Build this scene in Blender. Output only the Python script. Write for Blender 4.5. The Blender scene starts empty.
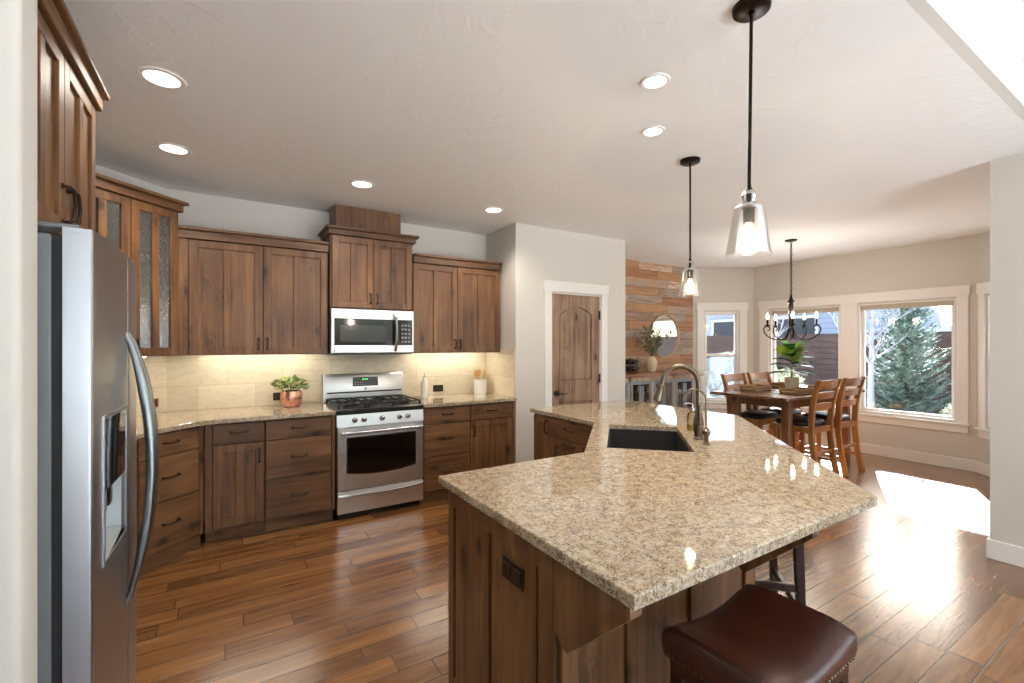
import bpy, bmesh, math, random
from mathutils import Vector, Matrix
random.seed(7)
SC = bpy.context.scene
COL = SC.collection
PI = math.pi
R = math.radians

# ------------------------------------------------------------------ camera
cam_data = bpy.data.cameras.new('camera')
cam_data.sensor_width = 36.0
cam_data.lens = 456.0 * 36.0 / 1024.0
cam_data.shift_y = 3.5 / 1024.0
cam_data.clip_start = 0.05
cam_data.clip_end = 200
cam = bpy.data.objects.new('camera', cam_data)
COL.objects.link(cam)
cam.location = (0, 0, 1.455)
cam.rotation_euler = (R(90), 0, -R(31.9))
SC.camera = cam

# ------------------------------------------------------------------ light
SC.view_settings.view_transform = 'Standard'
SC.view_settings.look = 'None'
SC.view_settings.gamma = 1.0
SC.view_settings.use_curve_mapping = False
SC.view_settings.exposure = 0.92
SKY_STRENGTH = 0.36
SUN_STRENGTH = 38.0
CAN_WATTS = 18.0
PENDANT_WATTS = 6.0
LED_GLOW = 36.0
world = bpy.data.worlds.new('sky')
SC.world = world
world.use_nodes = True
wn = world.node_tree.nodes
wl = world.node_tree.links
sky = wn.new('ShaderNodeTexSky')
sky.sky_type = 'NISHITA'
sky.sun_disc = False
sky.sun_elevation = R(31.3)
sky.sun_rotation = R(65)
sky.air_density = 1.0
sky.dust_density = 2.0
wl.new(sky.outputs['Color'], wn['Background'].inputs['Color'])
wn['Background'].inputs['Strength'].default_value = SKY_STRENGTH
sun_data = bpy.data.lights.new('sun', 'SUN')
sun_data.energy = SUN_STRENGTH
sun_data.angle = R(0.53)
sun_data.color = (0.93, 0.985, 1.14)
sun = bpy.data.objects.new('sun', sun_data)
COL.objects.link(sun)
ce = math.cos(R(31.3))
sun.rotation_euler = Vector((-0.911 * ce, -0.4125 * ce, -math.sin(R(31.3)))).to_track_quat('-Z', 'Y').to_euler()
sun.location = (12, 6, 8)


# ------------------------------------------------------------------ materials
def srgb(r, g, b):
    f = lambda c: (c / 255 / 12.92) if c / 255 <= 0.04045 else ((c / 255 + 0.055) / 1.055) ** 2.4
    return (f(r), f(g), f(b), 1.0)


class NT:
    def __init__(s, name):
        s.m = bpy.data.materials.new(name)
        s.m.use_nodes = True
        s.t = s.m.node_tree
        s.b = s.t.nodes['Principled BSDF']
        s.out = s.t.nodes['Material Output']

    def n(s, kind, **kw):
        x = s.t.nodes.new('ShaderNode' + kind)
        for k, v in kw.items():
            setattr(x, k, v)
        return x

    def l(s, a, b):
        s.t.links.new(a, b)

    def set(s, **kw):
        for k, v in kw.items():
            s.b.inputs[k.replace('_', ' ')].default_value = v
        return s

    def math(s, op, a, b=None, c=None):
        x = s.n('Math', operation=op)
        for i, v in enumerate((a, b, c)):
            if v is None:
                continue
            if isinstance(v, (int, float)):
                x.inputs[i].default_value = v
            else:
                s.l(v, x.inputs[i])
        return x.outputs[0]

    def coord(s, scale=(1, 1, 1), rnd=False, which='Object'):
        tc = s.n('TexCoord')
        v = tc.outputs[which]
        if rnd:
            oi = s.n('ObjectInfo')
            mul = s.n('VectorMath', operation='SCALE')
            mul.inputs[0].default_value = (7.3, 11.1, 5.7)
            s.l(oi.outputs['Random'], mul.inputs['Scale'])
            add = s.n('VectorMath', operation='ADD')
            s.l(v, add.inputs[0])
            s.l(mul.outputs[0], add.inputs[1])
            v = add.outputs[0]
        mp = s.n('Mapping')
        mp.inputs['Scale'].default_value = scale
        s.l(v, mp.inputs['Vector'])
        return mp.outputs[0]

    def noise(s, vec, scale, detail=4, rough=0.55, dist=0.0):
        x = s.n('TexNoise')
        x.inputs['Scale'].default_value = scale
        x.inputs['Detail'].default_value = detail
        x.inputs['Roughness'].default_value = rough
        x.inputs['Distortion'].default_value = dist
        if vec is not None:
            s.l(vec, x.inputs['Vector'])
        return x.outputs['Fac']

    def ramp(s, fac, stops, interp='LINEAR'):
        x = s.n('ValToRGB')
        cr = x.color_ramp
        cr.interpolation = interp
        while len(cr.elements) < len(stops):
            cr.elements.new(0.5)
        for e, (p, c) in zip(cr.elements, stops):
            e.position = p
            e.color = c if len(c) == 4 else (*c, 1)
        s.l(fac, x.inputs['Fac'])
        return x.outputs['Color']

    def mix(s, fac, a, b, blend='MIX'):
        x = s.n('Mix', data_type='RGBA', blend_type=blend)
        for i, v in ((0, fac), (6, a), (7, b)):
            if isinstance(v, (int, float)):
                x.inputs[i].default_value = v
            elif isinstance(v, tuple):
                x.inputs[i].default_value = v
            else:
                s.l(v, x.inputs[i])
        return x.outputs[2]

    def color(s, c):
        s.l(c, s.b.inputs['Base Color'])

    def bump(s, h, strength=0.2, dist=0.01):
        x = s.n('Bump')
        x.inputs['Strength'].default_value = strength
        x.inputs['Distance'].default_value = dist
        s.l(h, x.inputs['Height'])
        s.l(x.outputs[0], s.b.inputs['Normal'])


def plain(name, col, rough=0.5, metal=0.0, **kw):
    t = NT(name)
    t.set(Base_Color=col, Roughness=rough, Metallic=metal, **kw)
    return t.m


def wood(name, axis, dark, mid, light, rough=0.42, knots=True, fine=1.0, depth='y'):
    t = NT(name)
    a = {'x': 0, 'y': 1, 'z': 2}[axis]
    sc = [9.0 * fine] * 3
    sc[a] = 0.75
    v = t.coord(tuple(sc), rnd=True)
    g = t.noise(v, 1.6, 5, 0.6, 0.9)
    sc2 = [70.0 * fine] * 3
    sc2[a] = 2.0
    v2 = t.coord(tuple(sc2), rnd=True)
    f = t.noise(v2, 1.0, 3, 0.6, 0.2)
    big = t.noise(t.coord((2.2, 2.2, 2.2), rnd=True), 1.0, 2)
    k = t.math('ADD', t.math('MULTIPLY', g, 0.72), t.math('MULTIPLY', f, 0.28))
    k = t.math('ADD', k, t.math('MULTIPLY', t.math('SUBTRACT', big, 0.5), 0.35))
    c = t.ramp(k, [(0.30, dark), (0.50, mid), (0.70, light)])
    if knots:
        sk = [7.0] * 3
        sk[a] = 3.6
        sk['xyz'.index(depth)] = 0.25
        vo = t.n('TexVoronoi')
        vo.inputs['Scale'].default_value = 1.0
        t.l(t.coord(tuple(sk), rnd=True), vo.inputs['Vector'])
        wob = t.math('ADD', vo.outputs['Distance'], t.math('MULTIPLY', t.math('SUBTRACT', g, 0.5), 0.55))
        ring = t.math('MULTIPLY', t.math('ADD', t.math('SINE', t.math('MULTIPLY', wob, 52.0)), 1.0), 0.5)
        halo = t.ramp(wob, [(0.10, (1, 1, 1)), (0.42, (0, 0, 0))])
        dk = tuple(x * 0.5 for x in dark[:3]) + (1,)
        c = t.mix(t.math('MULTIPLY', t.math('MULTIPLY', halo, ring), 0.6), c, dk)
        core = t.ramp(wob, [(0.07, (1, 1, 1)), (0.15, (0, 0, 0))])
        c = t.mix(t.math('MULTIPLY', core, 0.85), c, tuple(x * 0.22 for x in dark[:3]) + (1,))
    t.color(c)
    t.set(Roughness=rough)
    t.bump(f, 0.12, 0.002)
    return t.m


AD, AM, AL = srgb(68, 43, 24), srgb(110, 75, 45), srgb(140, 100, 62)
M = {}
M['alder_z'] = wood('knotty_alder_upright', 'z', AD, AM, AL)
M['alder_side'] = wood('knotty_alder_side', 'z', AD, AM, AL, depth='x')
M['alder_x'] = wood('knotty_alder_level', 'x', AD, AM, AL)
M['door_wood'] = wood('pantry_door_alder', 'z', srgb(104, 80, 62), srgb(152, 122, 98), srgb(184, 155, 128), 0.5)
M['chair_wood'] = wood('honey_oak', 'z', srgb(112, 70, 30), srgb(160, 108, 54), srgb(190, 138, 78), 0.35, False)
M['chair_wood_x'] = wood('honey_oak_level', 'x', srgb(112, 70, 30), srgb(160, 108, 54), srgb(190, 138, 78), 0.3, False)
M['table_wood'] = wood('table_oak', 'x', srgb(78, 48, 30), srgb(112, 74, 48), srgb(134, 92, 62), 0.22, False)
M['table_wood_z'] = wood('table_oak_upright', 'z', srgb(80, 48, 28), srgb(120, 78, 46), srgb(142, 96, 60), 0.3, False)
M['stool_wood'] = wood('espresso_wood', 'z', srgb(34, 17, 11), srgb(58, 30, 20), srgb(76, 42, 28), 0.3, False)
M['spoon_wood'] = wood('spoon_wood', 'z', srgb(170, 112, 60), srgb(205, 152, 92), srgb(224, 178, 120), 0.5, False)
M['fence_wood'] = wood('fence_stain', 'y', srgb(44, 30, 27), srgb(70, 49, 43), srgb(92, 68, 60), 0.7, False)

M['bronze'] = plain('oil_rubbed_bronze', srgb(70, 58, 50), 0.32, 0.9)
M['bronze_dark'] = plain('blackened_bronze', srgb(44, 36, 32), 0.35, 0.9)
M['brushed_nickel'] = plain('antique_nickel', srgb(124, 112, 96), 0.30, 1.0)
M['black'] = plain('black_enamel', srgb(18, 18, 19), 0.3)
M['cast_iron'] = plain('cast_iron', srgb(30, 28, 27), 0.55, 0.2)
M['rubber'] = plain('dark_rubber', srgb(28, 28, 30), 0.7)
M['sink_black'] = plain('black_composite', srgb(24, 24, 26), 0.55)
M['white_trim'] = plain('white_trim_paint', srgb(240, 238, 232), 0.4)
M['white_ceramic'] = plain('white_glazed_ceramic', srgb(232, 228, 220), 0.25)
M['cream_stone'] = plain('cream_stoneware', srgb(214, 200, 172), 0.6)
M['navy_leather'] = plain('black_leather', srgb(26, 27, 32), 0.3)
M['grey_metal'] = plain('grey_painted_steel', srgb(128, 132, 136), 0.45, 0.2)
M['light_plastic'] = plain('pale_grey_plastic', srgb(196, 204, 206), 0.35)
M['soil'] = plain('potting_soil', srgb(48, 36, 28), 0.95)
M['buffet_blue'] = plain('weathered_blue_paint', srgb(128, 138, 144), 0.6)
M['bark_dark'] = plain('dark_bark', srgb(70, 54, 42), 0.9)
M['bark_pale'] = plain('pale_aspen_bark', srgb(138, 140, 146), 0.8)
M['shade_fabric'] = plain('beige_shade_cloth', srgb(196, 186, 168), 0.9)
M['outlet_dark'] = plain('dark_outlet_insert', srgb(26, 22, 20), 0.4)
M['copper_plate'] = plain('copper_plate', srgb(150, 92, 58), 0.35, 0.8)
M['house_white'] = plain('neighbour_trim', srgb(228, 230, 232), 0.7)
M['house_roof'] = plain('neighbour_roof', srgb(186, 190, 198), 0.9)
M['house_glass'] = plain('neighbour_window_glass', srgb(52, 62, 78), 0.1)
M['wine_glass'] = plain('dark_wine_glass', srgb(16, 18, 14), 0.08)
M['gold_foil'] = plain('gold_foil', srgb(170, 130, 60), 0.35, 0.8)
M['brass'] = plain('brass', srgb(190, 150, 70), 0.25, 1.0)
M['mirror'] = plain('mirror_silver', (0.9, 0.91, 0.92, 1), 0.02, 1.0)
M['soap'] = plain('amber_soap', srgb(214, 178, 70), 0.2)

def emit(name, col, strength):
    t = NT(name)
    e = t.n('Emission')
    e.inputs['Color'].default_value = col
    e.inputs['Strength'].default_value = strength
    t.l(e.outputs[0], t.out.inputs['Surface'])
    return t.m


M['can_glow'] = emit('downlight_lens', (1, 0.93, 0.84, 1), 2.6)
M['bulb_glow'] = emit('bulb_filament_glow', (1, 0.70, 0.38, 1), 4.5)
M['candle_glow'] = emit('candle_bulb_glow', (1, 0.82, 0.56, 1), 10)
M['led_glow'] = emit('led_strip_glow', (1, 0.92, 0.78, 1), LED_GLOW)
M['display_green'] = emit('green_display_digits', (0.15, 0.9, 0.2, 1), 1.2)


def thin_glass(name, tint=(0.97, 0.985, 0.98, 1), refl=1.0, bump=0.0, rough=0.0, frost=0.0):
    t = NT(name)
    tr = t.n('BsdfTransparent')
    tr.inputs['Color'].default_value = tint
    gl = t.n('BsdfGlossy')
    gl.inputs['Roughness'].default_value = rough
    fr = t.n('Fresnel')
    fr.inputs['IOR'].default_value = 1.5
    mx = t.n('MixShader')
    if bump:
        nz = t.noise(t.coord((60, 60, 60)), 1.0, 2)
        bp = t.n('Bump')
        bp.inputs['Strength'].default_value = bump
        bp.inputs['Distance'].default_value = 0.004
        t.l(nz, bp.inputs['Height'])
        t.l(bp.outputs[0], gl.inputs['Normal'])
        t.l(bp.outputs[0], fr.inputs['Normal'])
    t.l(t.math('MULTIPLY', fr.outputs[0], refl), mx.inputs[0])
    base = tr.outputs[0]
    if frost:
        df = t.n('BsdfTranslucent')
        df.inputs['Color'].default_value = (0.85, 0.88, 0.88, 1)
        m2 = t.n('MixShader')
        m2.inputs[0].default_value = frost
        t.l(tr.outputs[0], m2.inputs[1])
        t.l(df.outputs[0], m2.inputs[2])
        base = m2.outputs[0]
    t.l(base, mx.inputs[1])
    t.l(gl.outputs[0], mx.inputs[2])
    t.l(mx.outputs[0], t.out.inputs['Surface'])
    return t.m


M['pane'] = thin_glass('window_glass', refl=0.8)
M['screen_pane'] = thin_glass('insect_screen_pane', (0.42, 0.46, 0.50, 1), 0.6, frost=0.06)
M['shade_glass'] = thin_glass('clear_shade_glass', (0.94, 0.93, 0.91, 1), 0.9, 0.1, 0.0, 0.02)
M['seeded_glass'] = thin_glass('seeded_cabinet_glass', (0.90, 0.93, 0.92, 1), 2.4, 0.35, 0.14, 0.10)
M['oven_glass'] = plain('oven_window_glass', srgb(16, 13, 12), 0.06)
M['micro_glass'] = plain('microwave_window_glass', srgb(58, 60, 62), 0.08)
M['bottle_glass'] = thin_glass('clear_bottle_glass', (0.95, 0.96, 0.94, 1), 1.6)


def stainless(name, axis, col=srgb(214, 213, 211), rough=0.33):
    t = NT(name)
    sc = [160.0, 160.0, 160.0]
    sc['xyz'.index(axis)] = 1.5
    f = t.noise(t.coord(tuple(sc)), 1.0, 3)
    t.set(Base_Color=col, Metallic=1.0)
    t.l(t.math('ADD', t.math('MULTIPLY', f, 0.10), rough - 0.05), t.b.inputs['Roughness'])
    t.bump(f, 0.05, 0.001)
    return t.m


M['steel'] = stainless('brushed_stainless', 'x')
M['steel_z'] = stainless('brushed_stainless_upright', 'z', srgb(172, 174, 178), 0.36)
M['steel_dark'] = plain('dull_steel_handle', srgb(140, 146, 148), 0.28, 1.0)
M['steel_bar'] = plain('satin_steel_bar', srgb(196, 198, 200), 0.22, 1.0)

t = NT('warm_wall_paint')
t.set(Base_Color=srgb(216, 212, 203), Roughness=0.75)
t.bump(t.noise(t.coord(), 38, 3), 0.10, 0.004)
M['wall'] = t.m
t = NT('ceiling_paint')
t.set(Base_Color=srgb(240, 239, 237), Roughness=0.7)
n1 = t.noise(t.coord((1, 1, 1)), 9, 4, 0.55, 0.6)
t.bump(t.ramp(n1, [(0.45, (0, 0, 0)), (0.6, (1, 1, 1))]), 0.3, 0.005)
M['ceiling'] = t.m

# granite
t = NT('speckled_granite')
v = t.coord()
a = t.noise(v, 78, 5, 0.7)
c = t.ramp(a, [(0.34, srgb(126, 104, 80)), (0.45, srgb(168, 150, 122)), (0.55, srgb(194, 182, 160)), (0.68, srgb(206, 198, 183))])
b2 = t.noise(v, 20, 4, 0.65, 0.4)
c = t.mix(t.ramp(b2, [(0.50, (0, 0, 0)), (0.66, (0.6, 0.6, 0.6))]), c, srgb(164, 157, 146))
vo = t.n('TexVoronoi')
vo.inputs['Scale'].default_value = 165
t.l(t.coord((1, 1, 1)), vo.inputs['Vector'])
sp = t.math('MULTIPLY', t.ramp(vo.outputs['Distance'], [(0.34, (1, 1, 1)), (0.54, (0, 0, 0))]), t.ramp(t.noise(v, 24, 4, 0.6), [(0.48, (0, 0, 0)), (0.56, (1, 1, 1))]))
c = t.mix(t.math('MULTIPLY', sp, 0.9), c, srgb(58, 47, 40))
c = t.mix(t.math('MULTIPLY', t.noise(v, 4.5, 3, 0.5, 0.8), 0.36), c, srgb(178, 146, 106))
d = t.noise(v, 120, 4, 0.65)
c = t.mix(t.ramp(d, [(0.57, (0, 0, 0)), (0.65, (0.85, 0.85, 0.85))]), c, srgb(92, 76, 62))
t.color(c)
t.set(Roughness=0.03, Specular_IOR_Level=0.85)
M['granite'] = t.m

# travertine splash tiles
t = NT('travertine_tile')
tc = t.coord()
br = t.n('TexBrick')
br.inputs['Color1'].default_value = srgb(220, 208, 182)
br.inputs['Color2'].default_value = srgb(206, 193, 166)
br.inputs['Mortar'].default_value = srgb(190, 174, 146)
br.inputs['Scale'].default_value = 1
br.inputs['Mortar Size'].default_value = 0.0022
br.inputs['Brick Width'].default_value = 0.42
br.inputs['Row Height'].default_value = 0.2
cx = t.n('SeparateXYZ')
t.l(tc, cx.inputs[0])
cb = t.n('CombineXYZ')
t.l(cx.outputs[0], cb.inputs[0])
t.l(t.math('ADD', cx.outputs[2], -0.12), cb.inputs[1])
t.l(cb.outputs[0], br.inputs['Vector'])
ve = t.noise(t.coord((2, 2, 7)), 3, 5, 0.65, 1.4)
c = t.mix(t.math('MULTIPLY', t.ramp(ve, [(0.45, (0, 0, 0)), (0.75, (1, 1, 1))]), 0.45), br.outputs['Color'], srgb(176, 152, 118))
t.color(c)
t.set(Roughness=0.35)
M['tile'] = t.m


def plank_material(name, length, width, ramp, along='x', up='y', rough=(0.16, 0.32), seam=0.003, scrape=0.5, grain=0.55, dark=srgb(36, 20, 10), coat=0.0):
    t = NT(name)
    sx = t.n('SeparateXYZ')
    t.l(t.coord(), sx.inputs[0])
    i = {'x': 0, 'y': 1, 'z': 2}
    X, Y = sx.outputs[i[along]], sx.outputs[i[up]]
    yr = t.math('DIVIDE', Y, width)
    row = t.math('FLOOR', yr)
    wn_ = t.n('TexWhiteNoise', noise_dimensions='1D')
    t.l(row, wn_.inputs['W'])
    xr = t.math('ADD', t.math('DIVIDE', X, length), t.math('MULTIPLY', wn_.outputs['Value'], 5.37))
    colm = t.math('FLOOR', xr)
    cb = t.n('CombineXYZ')
    t.l(colm, cb.inputs[0])
    t.l(row, cb.inputs[1])
    w2 = t.n('TexWhiteNoise', noise_dimensions='2D')
    t.l(cb.outputs[0], w2.inputs['Vector'])
    rnd = w2.outputs['Value']
    fy = t.math('SUBTRACT', yr, row)
    fx = t.math('SUBTRACT', xr, colm)
    ey = t.math('MULTIPLY', t.math('MINIMUM', fy, t.math('SUBTRACT', 1.0, fy)), width)
    ex = t.math('MULTIPLY', t.math('MINIMUM', fx, t.math('SUBTRACT', 1.0, fx)), length)
    e = t.math('MINIMUM', ex, ey)
    seamf = t.ramp(t.math('DIVIDE', e, seam * 2), [(0.25, (1, 1, 1)), (0.6, (0, 0, 0))])
    gv = t.n('CombineXYZ')
    t.l(t.math('ADD', t.math('MULTIPLY', X, 1.6), t.math('MULTIPLY', rnd, 37.0)), gv.inputs[0])
    t.l(t.math('MULTIPLY', Y, 22.0), gv.inputs[1])
    t.l(t.math('MULTIPLY', rnd, 11.0), gv.inputs[2])
    g = t.noise(gv.outputs[0], 1.0, 5, 0.62, 1.1)
    k = t.math('ADD', t.math('MULTIPLY', rnd, 1 - grain), t.math('MULTIPLY', t.math('ADD', t.math('MULTIPLY', t.math('SUBTRACT', g, 0.5), 1.7), 0.5), grain))
    c = t.ramp(k, ramp)
    c = t.mix(t.math('MULTIPLY', seamf, 0.8), c, dark)
    t.color(c)
    lv = t.n('CombineXYZ')
    t.l(t.math('ADD', t.math('MULTIPLY', X, 4.0), t.math('MULTIPLY', rnd, 23.0)), lv.inputs[0])
    t.l(t.math('MULTIPLY', Y, 34.0), lv.inputs[1])
    t.l(rnd, lv.inputs[2])
    lump = t.noise(lv.outputs[0], 1.0, 2, 0.5, 0.8)
    hgt = t.math('SUBTRACT', t.math('MULTIPLY', lump, scrape), seamf)
    hgt = t.math('ADD', hgt, t.math('MULTIPLY', rnd, 0.1))
    t.bump(hgt, 0.3, 0.004)
    if coat:
        t.set(Coat_Weight=coat, Coat_Roughness=0.22)
    t.l(t.math('ADD', t.math('MULTIPLY', g, rough[1] - rough[0]), rough[0]), t.b.inputs['Roughness'])
    return t.m


M['floor'] = plank_material('hand_scraped_hickory', 0.95, 0.1245, [(0.10, srgb(76, 46, 22)), (0.40, srgb(116, 75, 38)), (0.60, srgb(138, 93, 50)), (0.88, srgb(164, 116, 68))], grain=0.66, coat=0.7)
M['reclaimed'] = plank_material('reclaimed_barn_planks', 0.75, 0.13, [(0.10, srgb(118, 78, 56)), (0.25, srgb(160, 112, 80)), (0.40, srgb(186, 142, 100)), (0.52, srgb(140, 114, 94)), (0.63, srgb(168, 154, 140)), (0.74, srgb(190, 146, 104)), (0.86, srgb(218, 206, 192)), (0.97, srgb(138, 92, 64))],
                                'x', 'z', (0.6, 0.8), 0.0025, 0.4, 0.4, srgb(44, 28, 18))
M['buffet_top'] = wood('reclaimed_top', 'x', srgb(110, 72, 50), srgb(156, 110, 80), srgb(182, 140, 108), 0.4)
M['buffet_wood'] = wood('buffet_wood', 'z', srgb(140, 114, 92), srgb(180, 152, 126), srgb(204, 180, 154), 0.6)

t = NT('brown_bonded_leather')
n1 = t.noise(t.coord(), 14, 4)
t.color(t.ramp(n1, [(0.35, srgb(62, 30, 20)), (0.65, srgb(76, 39, 27))]))
t.bump(t.noise(t.coord(), 90, 3, 0.5, 0.2), 0.05, 0.001)
t.set(Roughness=0.30, Specular_IOR_Level=0.6)
M['leather'] = t.m

t = NT('hammered_copper')
t.set(Base_Color=srgb(226, 168, 142), Metallic=0.9, Roughness=0.25)
vo = t.n('TexVoronoi')
vo.inputs['Scale'].default_value = 70
t.l(t.coord(), vo.inputs['Vector'])
t.bump(vo.outputs['Distance'], 0.25, 0.002)
M['copper'] = t.m

t = NT('woven_rattan')
wv = t.n('TexWave')
wv.inputs['Scale'].default_value = 45
wv.inputs['Distortion'].default_value = 2
t.l(t.coord(), wv.inputs['Vector'])
t.color(t.ramp(wv.outputs['Fac'], [(0.2, srgb(120, 88, 54)), (0.8, srgb(206, 172, 122))]))
t.bump(wv.outputs['Fac'], 0.6, 0.004)
t.set(Roughness=0.8)
M['rattan'] = t.m


def leafy(name, c1, c2, rough=0.45, scale=9):
    t = NT(name)
    t.color(t.ramp(t.noise(t.coord(), scale, 3), [(0.35, c1), (0.65, c2)]))
    t.set(Roughness=rough)
    t.b.inputs['Subsurface Weight'].default_value = 0.0
    return t.m


M['leaf_deep'] = leafy('deep_green_leaf', srgb(34, 82, 30), srgb(74, 130, 46), 0.6)
M['leaf_sunlit'] = leafy('sunlit_lime_leaf', srgb(122, 158, 34), srgb(176, 198, 62), 0.55)
M['leaf_pale'] = leafy('pale_green_leaf', srgb(112, 146, 84), srgb(178, 190, 112), 0.5)
M['leaf_olive'] = leafy('olive_leaf', srgb(96, 108, 72), srgb(146, 150, 108), 0.6)
M['spruce'] = leafy('blue_spruce_needles', srgb(58, 82, 70), srgb(138, 156, 142), 0.6, 6)
M['shrub'] = leafy('frosted_shrub', srgb(132, 140, 110), srgb(190, 192, 170), 0.7, 6)
M['bounce_carpet'] = leafy('cream_bounce_carpet', srgb(196, 195, 192), srgb(210, 209, 206), 0.95, 40)
M['bounce_paving'] = leafy('pale_bounce_concrete', srgb(196, 192, 184), srgb(214, 210, 202), 0.85, 3)
M['bounce_ground'] = leafy('pale_bounce_gravel', srgb(182, 178, 170), srgb(206, 202, 196), 0.95, 14)
t = NT('neighbour_siding')
sx = t.n('SeparateXYZ')
t.l(t.coord(), sx.inputs[0])
fr_ = t.math('FRACT', t.math('DIVIDE', sx.outputs[2], 0.18))
t.color(t.ramp(fr_, [(0.0, srgb(110, 124, 142)), (0.12, srgb(158, 172, 190)), (1.0, srgb(166, 180, 198))]))
M['siding'] = t.m


# ------------------------------------------------------------------ mesh helpers
def BM():
    return bmesh.new()


def bx(bm, lo, hi, bev=0.0, Mx=None, seg=1):
    x0, y0, z0 = lo
    x1, y1, z1 = hi
    vs = [bm.verts.new(p) for p in ((x0, y0, z0), (x1, y0, z0), (x1, y1, z0), (x0, y1, z0), (x0, y0, z1), (x1, y0, z1), (x1, y1, z1), (x0, y1, z1))]
    fs = [bm.faces.new([vs[i] for i in f]) for f in ((3, 2, 1, 0), (4, 5, 6, 7), (0, 1, 5, 4), (1, 2, 6, 5), (2, 3, 7, 6), (3, 0, 4, 7))]
    if Mx is not None:
        bmesh.ops.transform(bm, matrix=Mx, verts=vs)
    if bev:
        es = list({e for f in fs for e in f.edges})
        bmesh.ops.bevel(bm, geom=es, offset=bev, segments=seg, affect='EDGES', profile=0.5)
    return vs


def prism(bm, pts, z0, z1, bev=0.0, axis='z', Mx=None):
    """A polygon (counter-clockwise) pulled from z0 to z1; axis 'y' lays the outline in XZ, 'x' in YZ."""
    def P(p, h):
        return {'z': (p[0], p[1], h), 'y': (p[0], h, p[1]), 'x': (h, p[0], p[1])}[axis]
    lo = [bm.verts.new(P(p, z0)) for p in pts]
    hi = [bm.verts.new(P(p, z1)) for p in pts]
    n = len(pts)
    fs = [bm.faces.new(lo[::-1]), bm.faces.new(hi)]
    for i in range(n):
        fs.append(bm.faces.new((lo[i], lo[(i + 1) % n], hi[(i + 1) % n], hi[i])))
    if Mx is not None:
        bmesh.ops.transform(bm, matrix=Mx, verts=lo + hi)
    if bev:
        bmesh.ops.bevel(bm, geom=list({e for f in fs[:2] for e in f.edges}), offset=bev, segments=2, affect='EDGES', profile=0.5)
    bmesh.ops.recalc_face_normals(bm, faces=[f for f in fs if f.is_valid])


def tube(bm, pts, rad, seg=10, cap=True):
    pts = [Vector(p) for p in pts]
    n = len(pts)
    rr = rad if isinstance(rad, (list, tuple)) else [rad] * n
    rings = []
    prev = None
    for i, p in enumerate(pts):
        d = (pts[min(i + 1, n - 1)] - pts[max(i - 1, 0)])
        if d.length < 1e-9:
            d = Vector((0, 0, 1))
        d.normalize()
        if prev is None:
            u = d.orthogonal().normalized()
        else:
            u = (prev - d * prev.dot(d))
            u = u.normalized() if u.length > 1e-6 else d.orthogonal().normalized()
        prev = u
        w = d.cross(u)
        rings.append([bm.verts.new(p + (u * math.cos(2 * PI * k / seg) + w * math.sin(2 * PI * k / seg)) * rr[i]) for k in range(seg)])
    for a, b in zip(rings, rings[1:]):
        for k in range(seg):
            bm.faces.new((a[k], a[(k + 1) % seg], b[(k + 1) % seg], b[k]))
    if cap:
        bm.faces.new(rings[0][::-1])
        bm.faces.new(rings[-1])


def lathe(bm, prof, seg=24, at=(0, 0, 0), Mx=None):
    """prof: (radius, z) from bottom to top; radius 0 closes."""
    vs_all = []
    rings = []
    for r, z in prof:
        if r < 1e-6:
            v = bm.verts.new((at[0], at[1], at[2] + z))
            rings.append([v])
            vs_all.append(v)
        else:
            ring = [bm.verts.new((at[0] + r * math.cos(2 * PI * k / seg), at[1] + r * math.sin(2 * PI * k / seg), at[2] + z)) for k in range(seg)]
            rings.append(ring)
            vs_all += ring
    for a, b in zip(rings, rings[1:]):
        for k in range(seg):
            k2 = (k + 1) % seg
            if len(a) == 1 and len(b) == 1:
                continue
            if len(a) == 1:
                bm.faces.new((a[0], b[k2], b[k]))
            elif len(b) == 1:
                bm.faces.new((a[k], a[k2], b[0]))
            else:
                bm.faces.new((a[k], a[k2], b[k2], b[k]))
    if Mx is not None:
        bmesh.ops.transform(bm, matrix=Mx, verts=vs_all)


def bez(p0, p1, p2, p3, n=10):
    p0, p1, p2, p3 = map(Vector, (p0, p1, p2, p3))
    out = []
    for i in range(n + 1):
        t_ = i / n
        out.append(p0 * (1 - t_) ** 3 + p1 * 3 * t_ * (1 - t_) ** 2 + p2 * 3 * t_ * t_ * (1 - t_) + p3 * t_ ** 3)
    return out


def obj(name, bm, mat, parent=None, label=None, smooth=35):
    me = bpy.data.meshes.new(name)
    bm.to_mesh(me)
    bm.free()
    if smooth:
        me.polygons.foreach_set('use_smooth', [True] * len(me.polygons))
        me.set_sharp_from_angle(angle=R(smooth))
    me.materials.append(M[mat] if isinstance(mat, str) else mat)
    o = bpy.data.objects.new(name, me)
    COL.objects.link(o)
    if parent is not None:
        o.parent = parent
    if label:
        o['label'] = label
    return o


def tag(o, label, cat, group=None, kind=None):
    o['label'] = label
    o['category'] = cat
    if group:
        o['group'] = group
    if kind:
        o['kind'] = kind
    return o


def thing(name, label, cat, loc=(0, 0, 0), rot=0.0, group=None):
    o = bpy.data.objects.new(name, None)
    o.empty_display_size = 0.1
    COL.objects.link(o)
    o.location = loc
    o.rotation_euler = (0, 0, rot)
    return tag(o, label, cat, group)


def struct(name, bm, mat, loc=None, rot=0.0, parent=None, smooth=35):
    o = obj(name, bm, mat, parent, None, smooth)
    if parent is None:
        o['kind'] = 'structure'
    if loc is not None:
        o.location = loc
        o.rotation_euler = (0, 0, rot)
    return o


def dup(root, loc, rot, label, group=None):
    r = root.copy()
    COL.objects.link(r)
    r.location = loc
    r.rotation_euler = (0, 0, rot)
    r['label'] = label
    if group:
        r['group'] = group
    for ch in list(root.children):
        c = ch.copy()
        COL.objects.link(c)
        c.parent = r
        for g in list(ch.children):
            d = g.copy()
            COL.objects.link(d)
            d.parent = c
    return r

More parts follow.
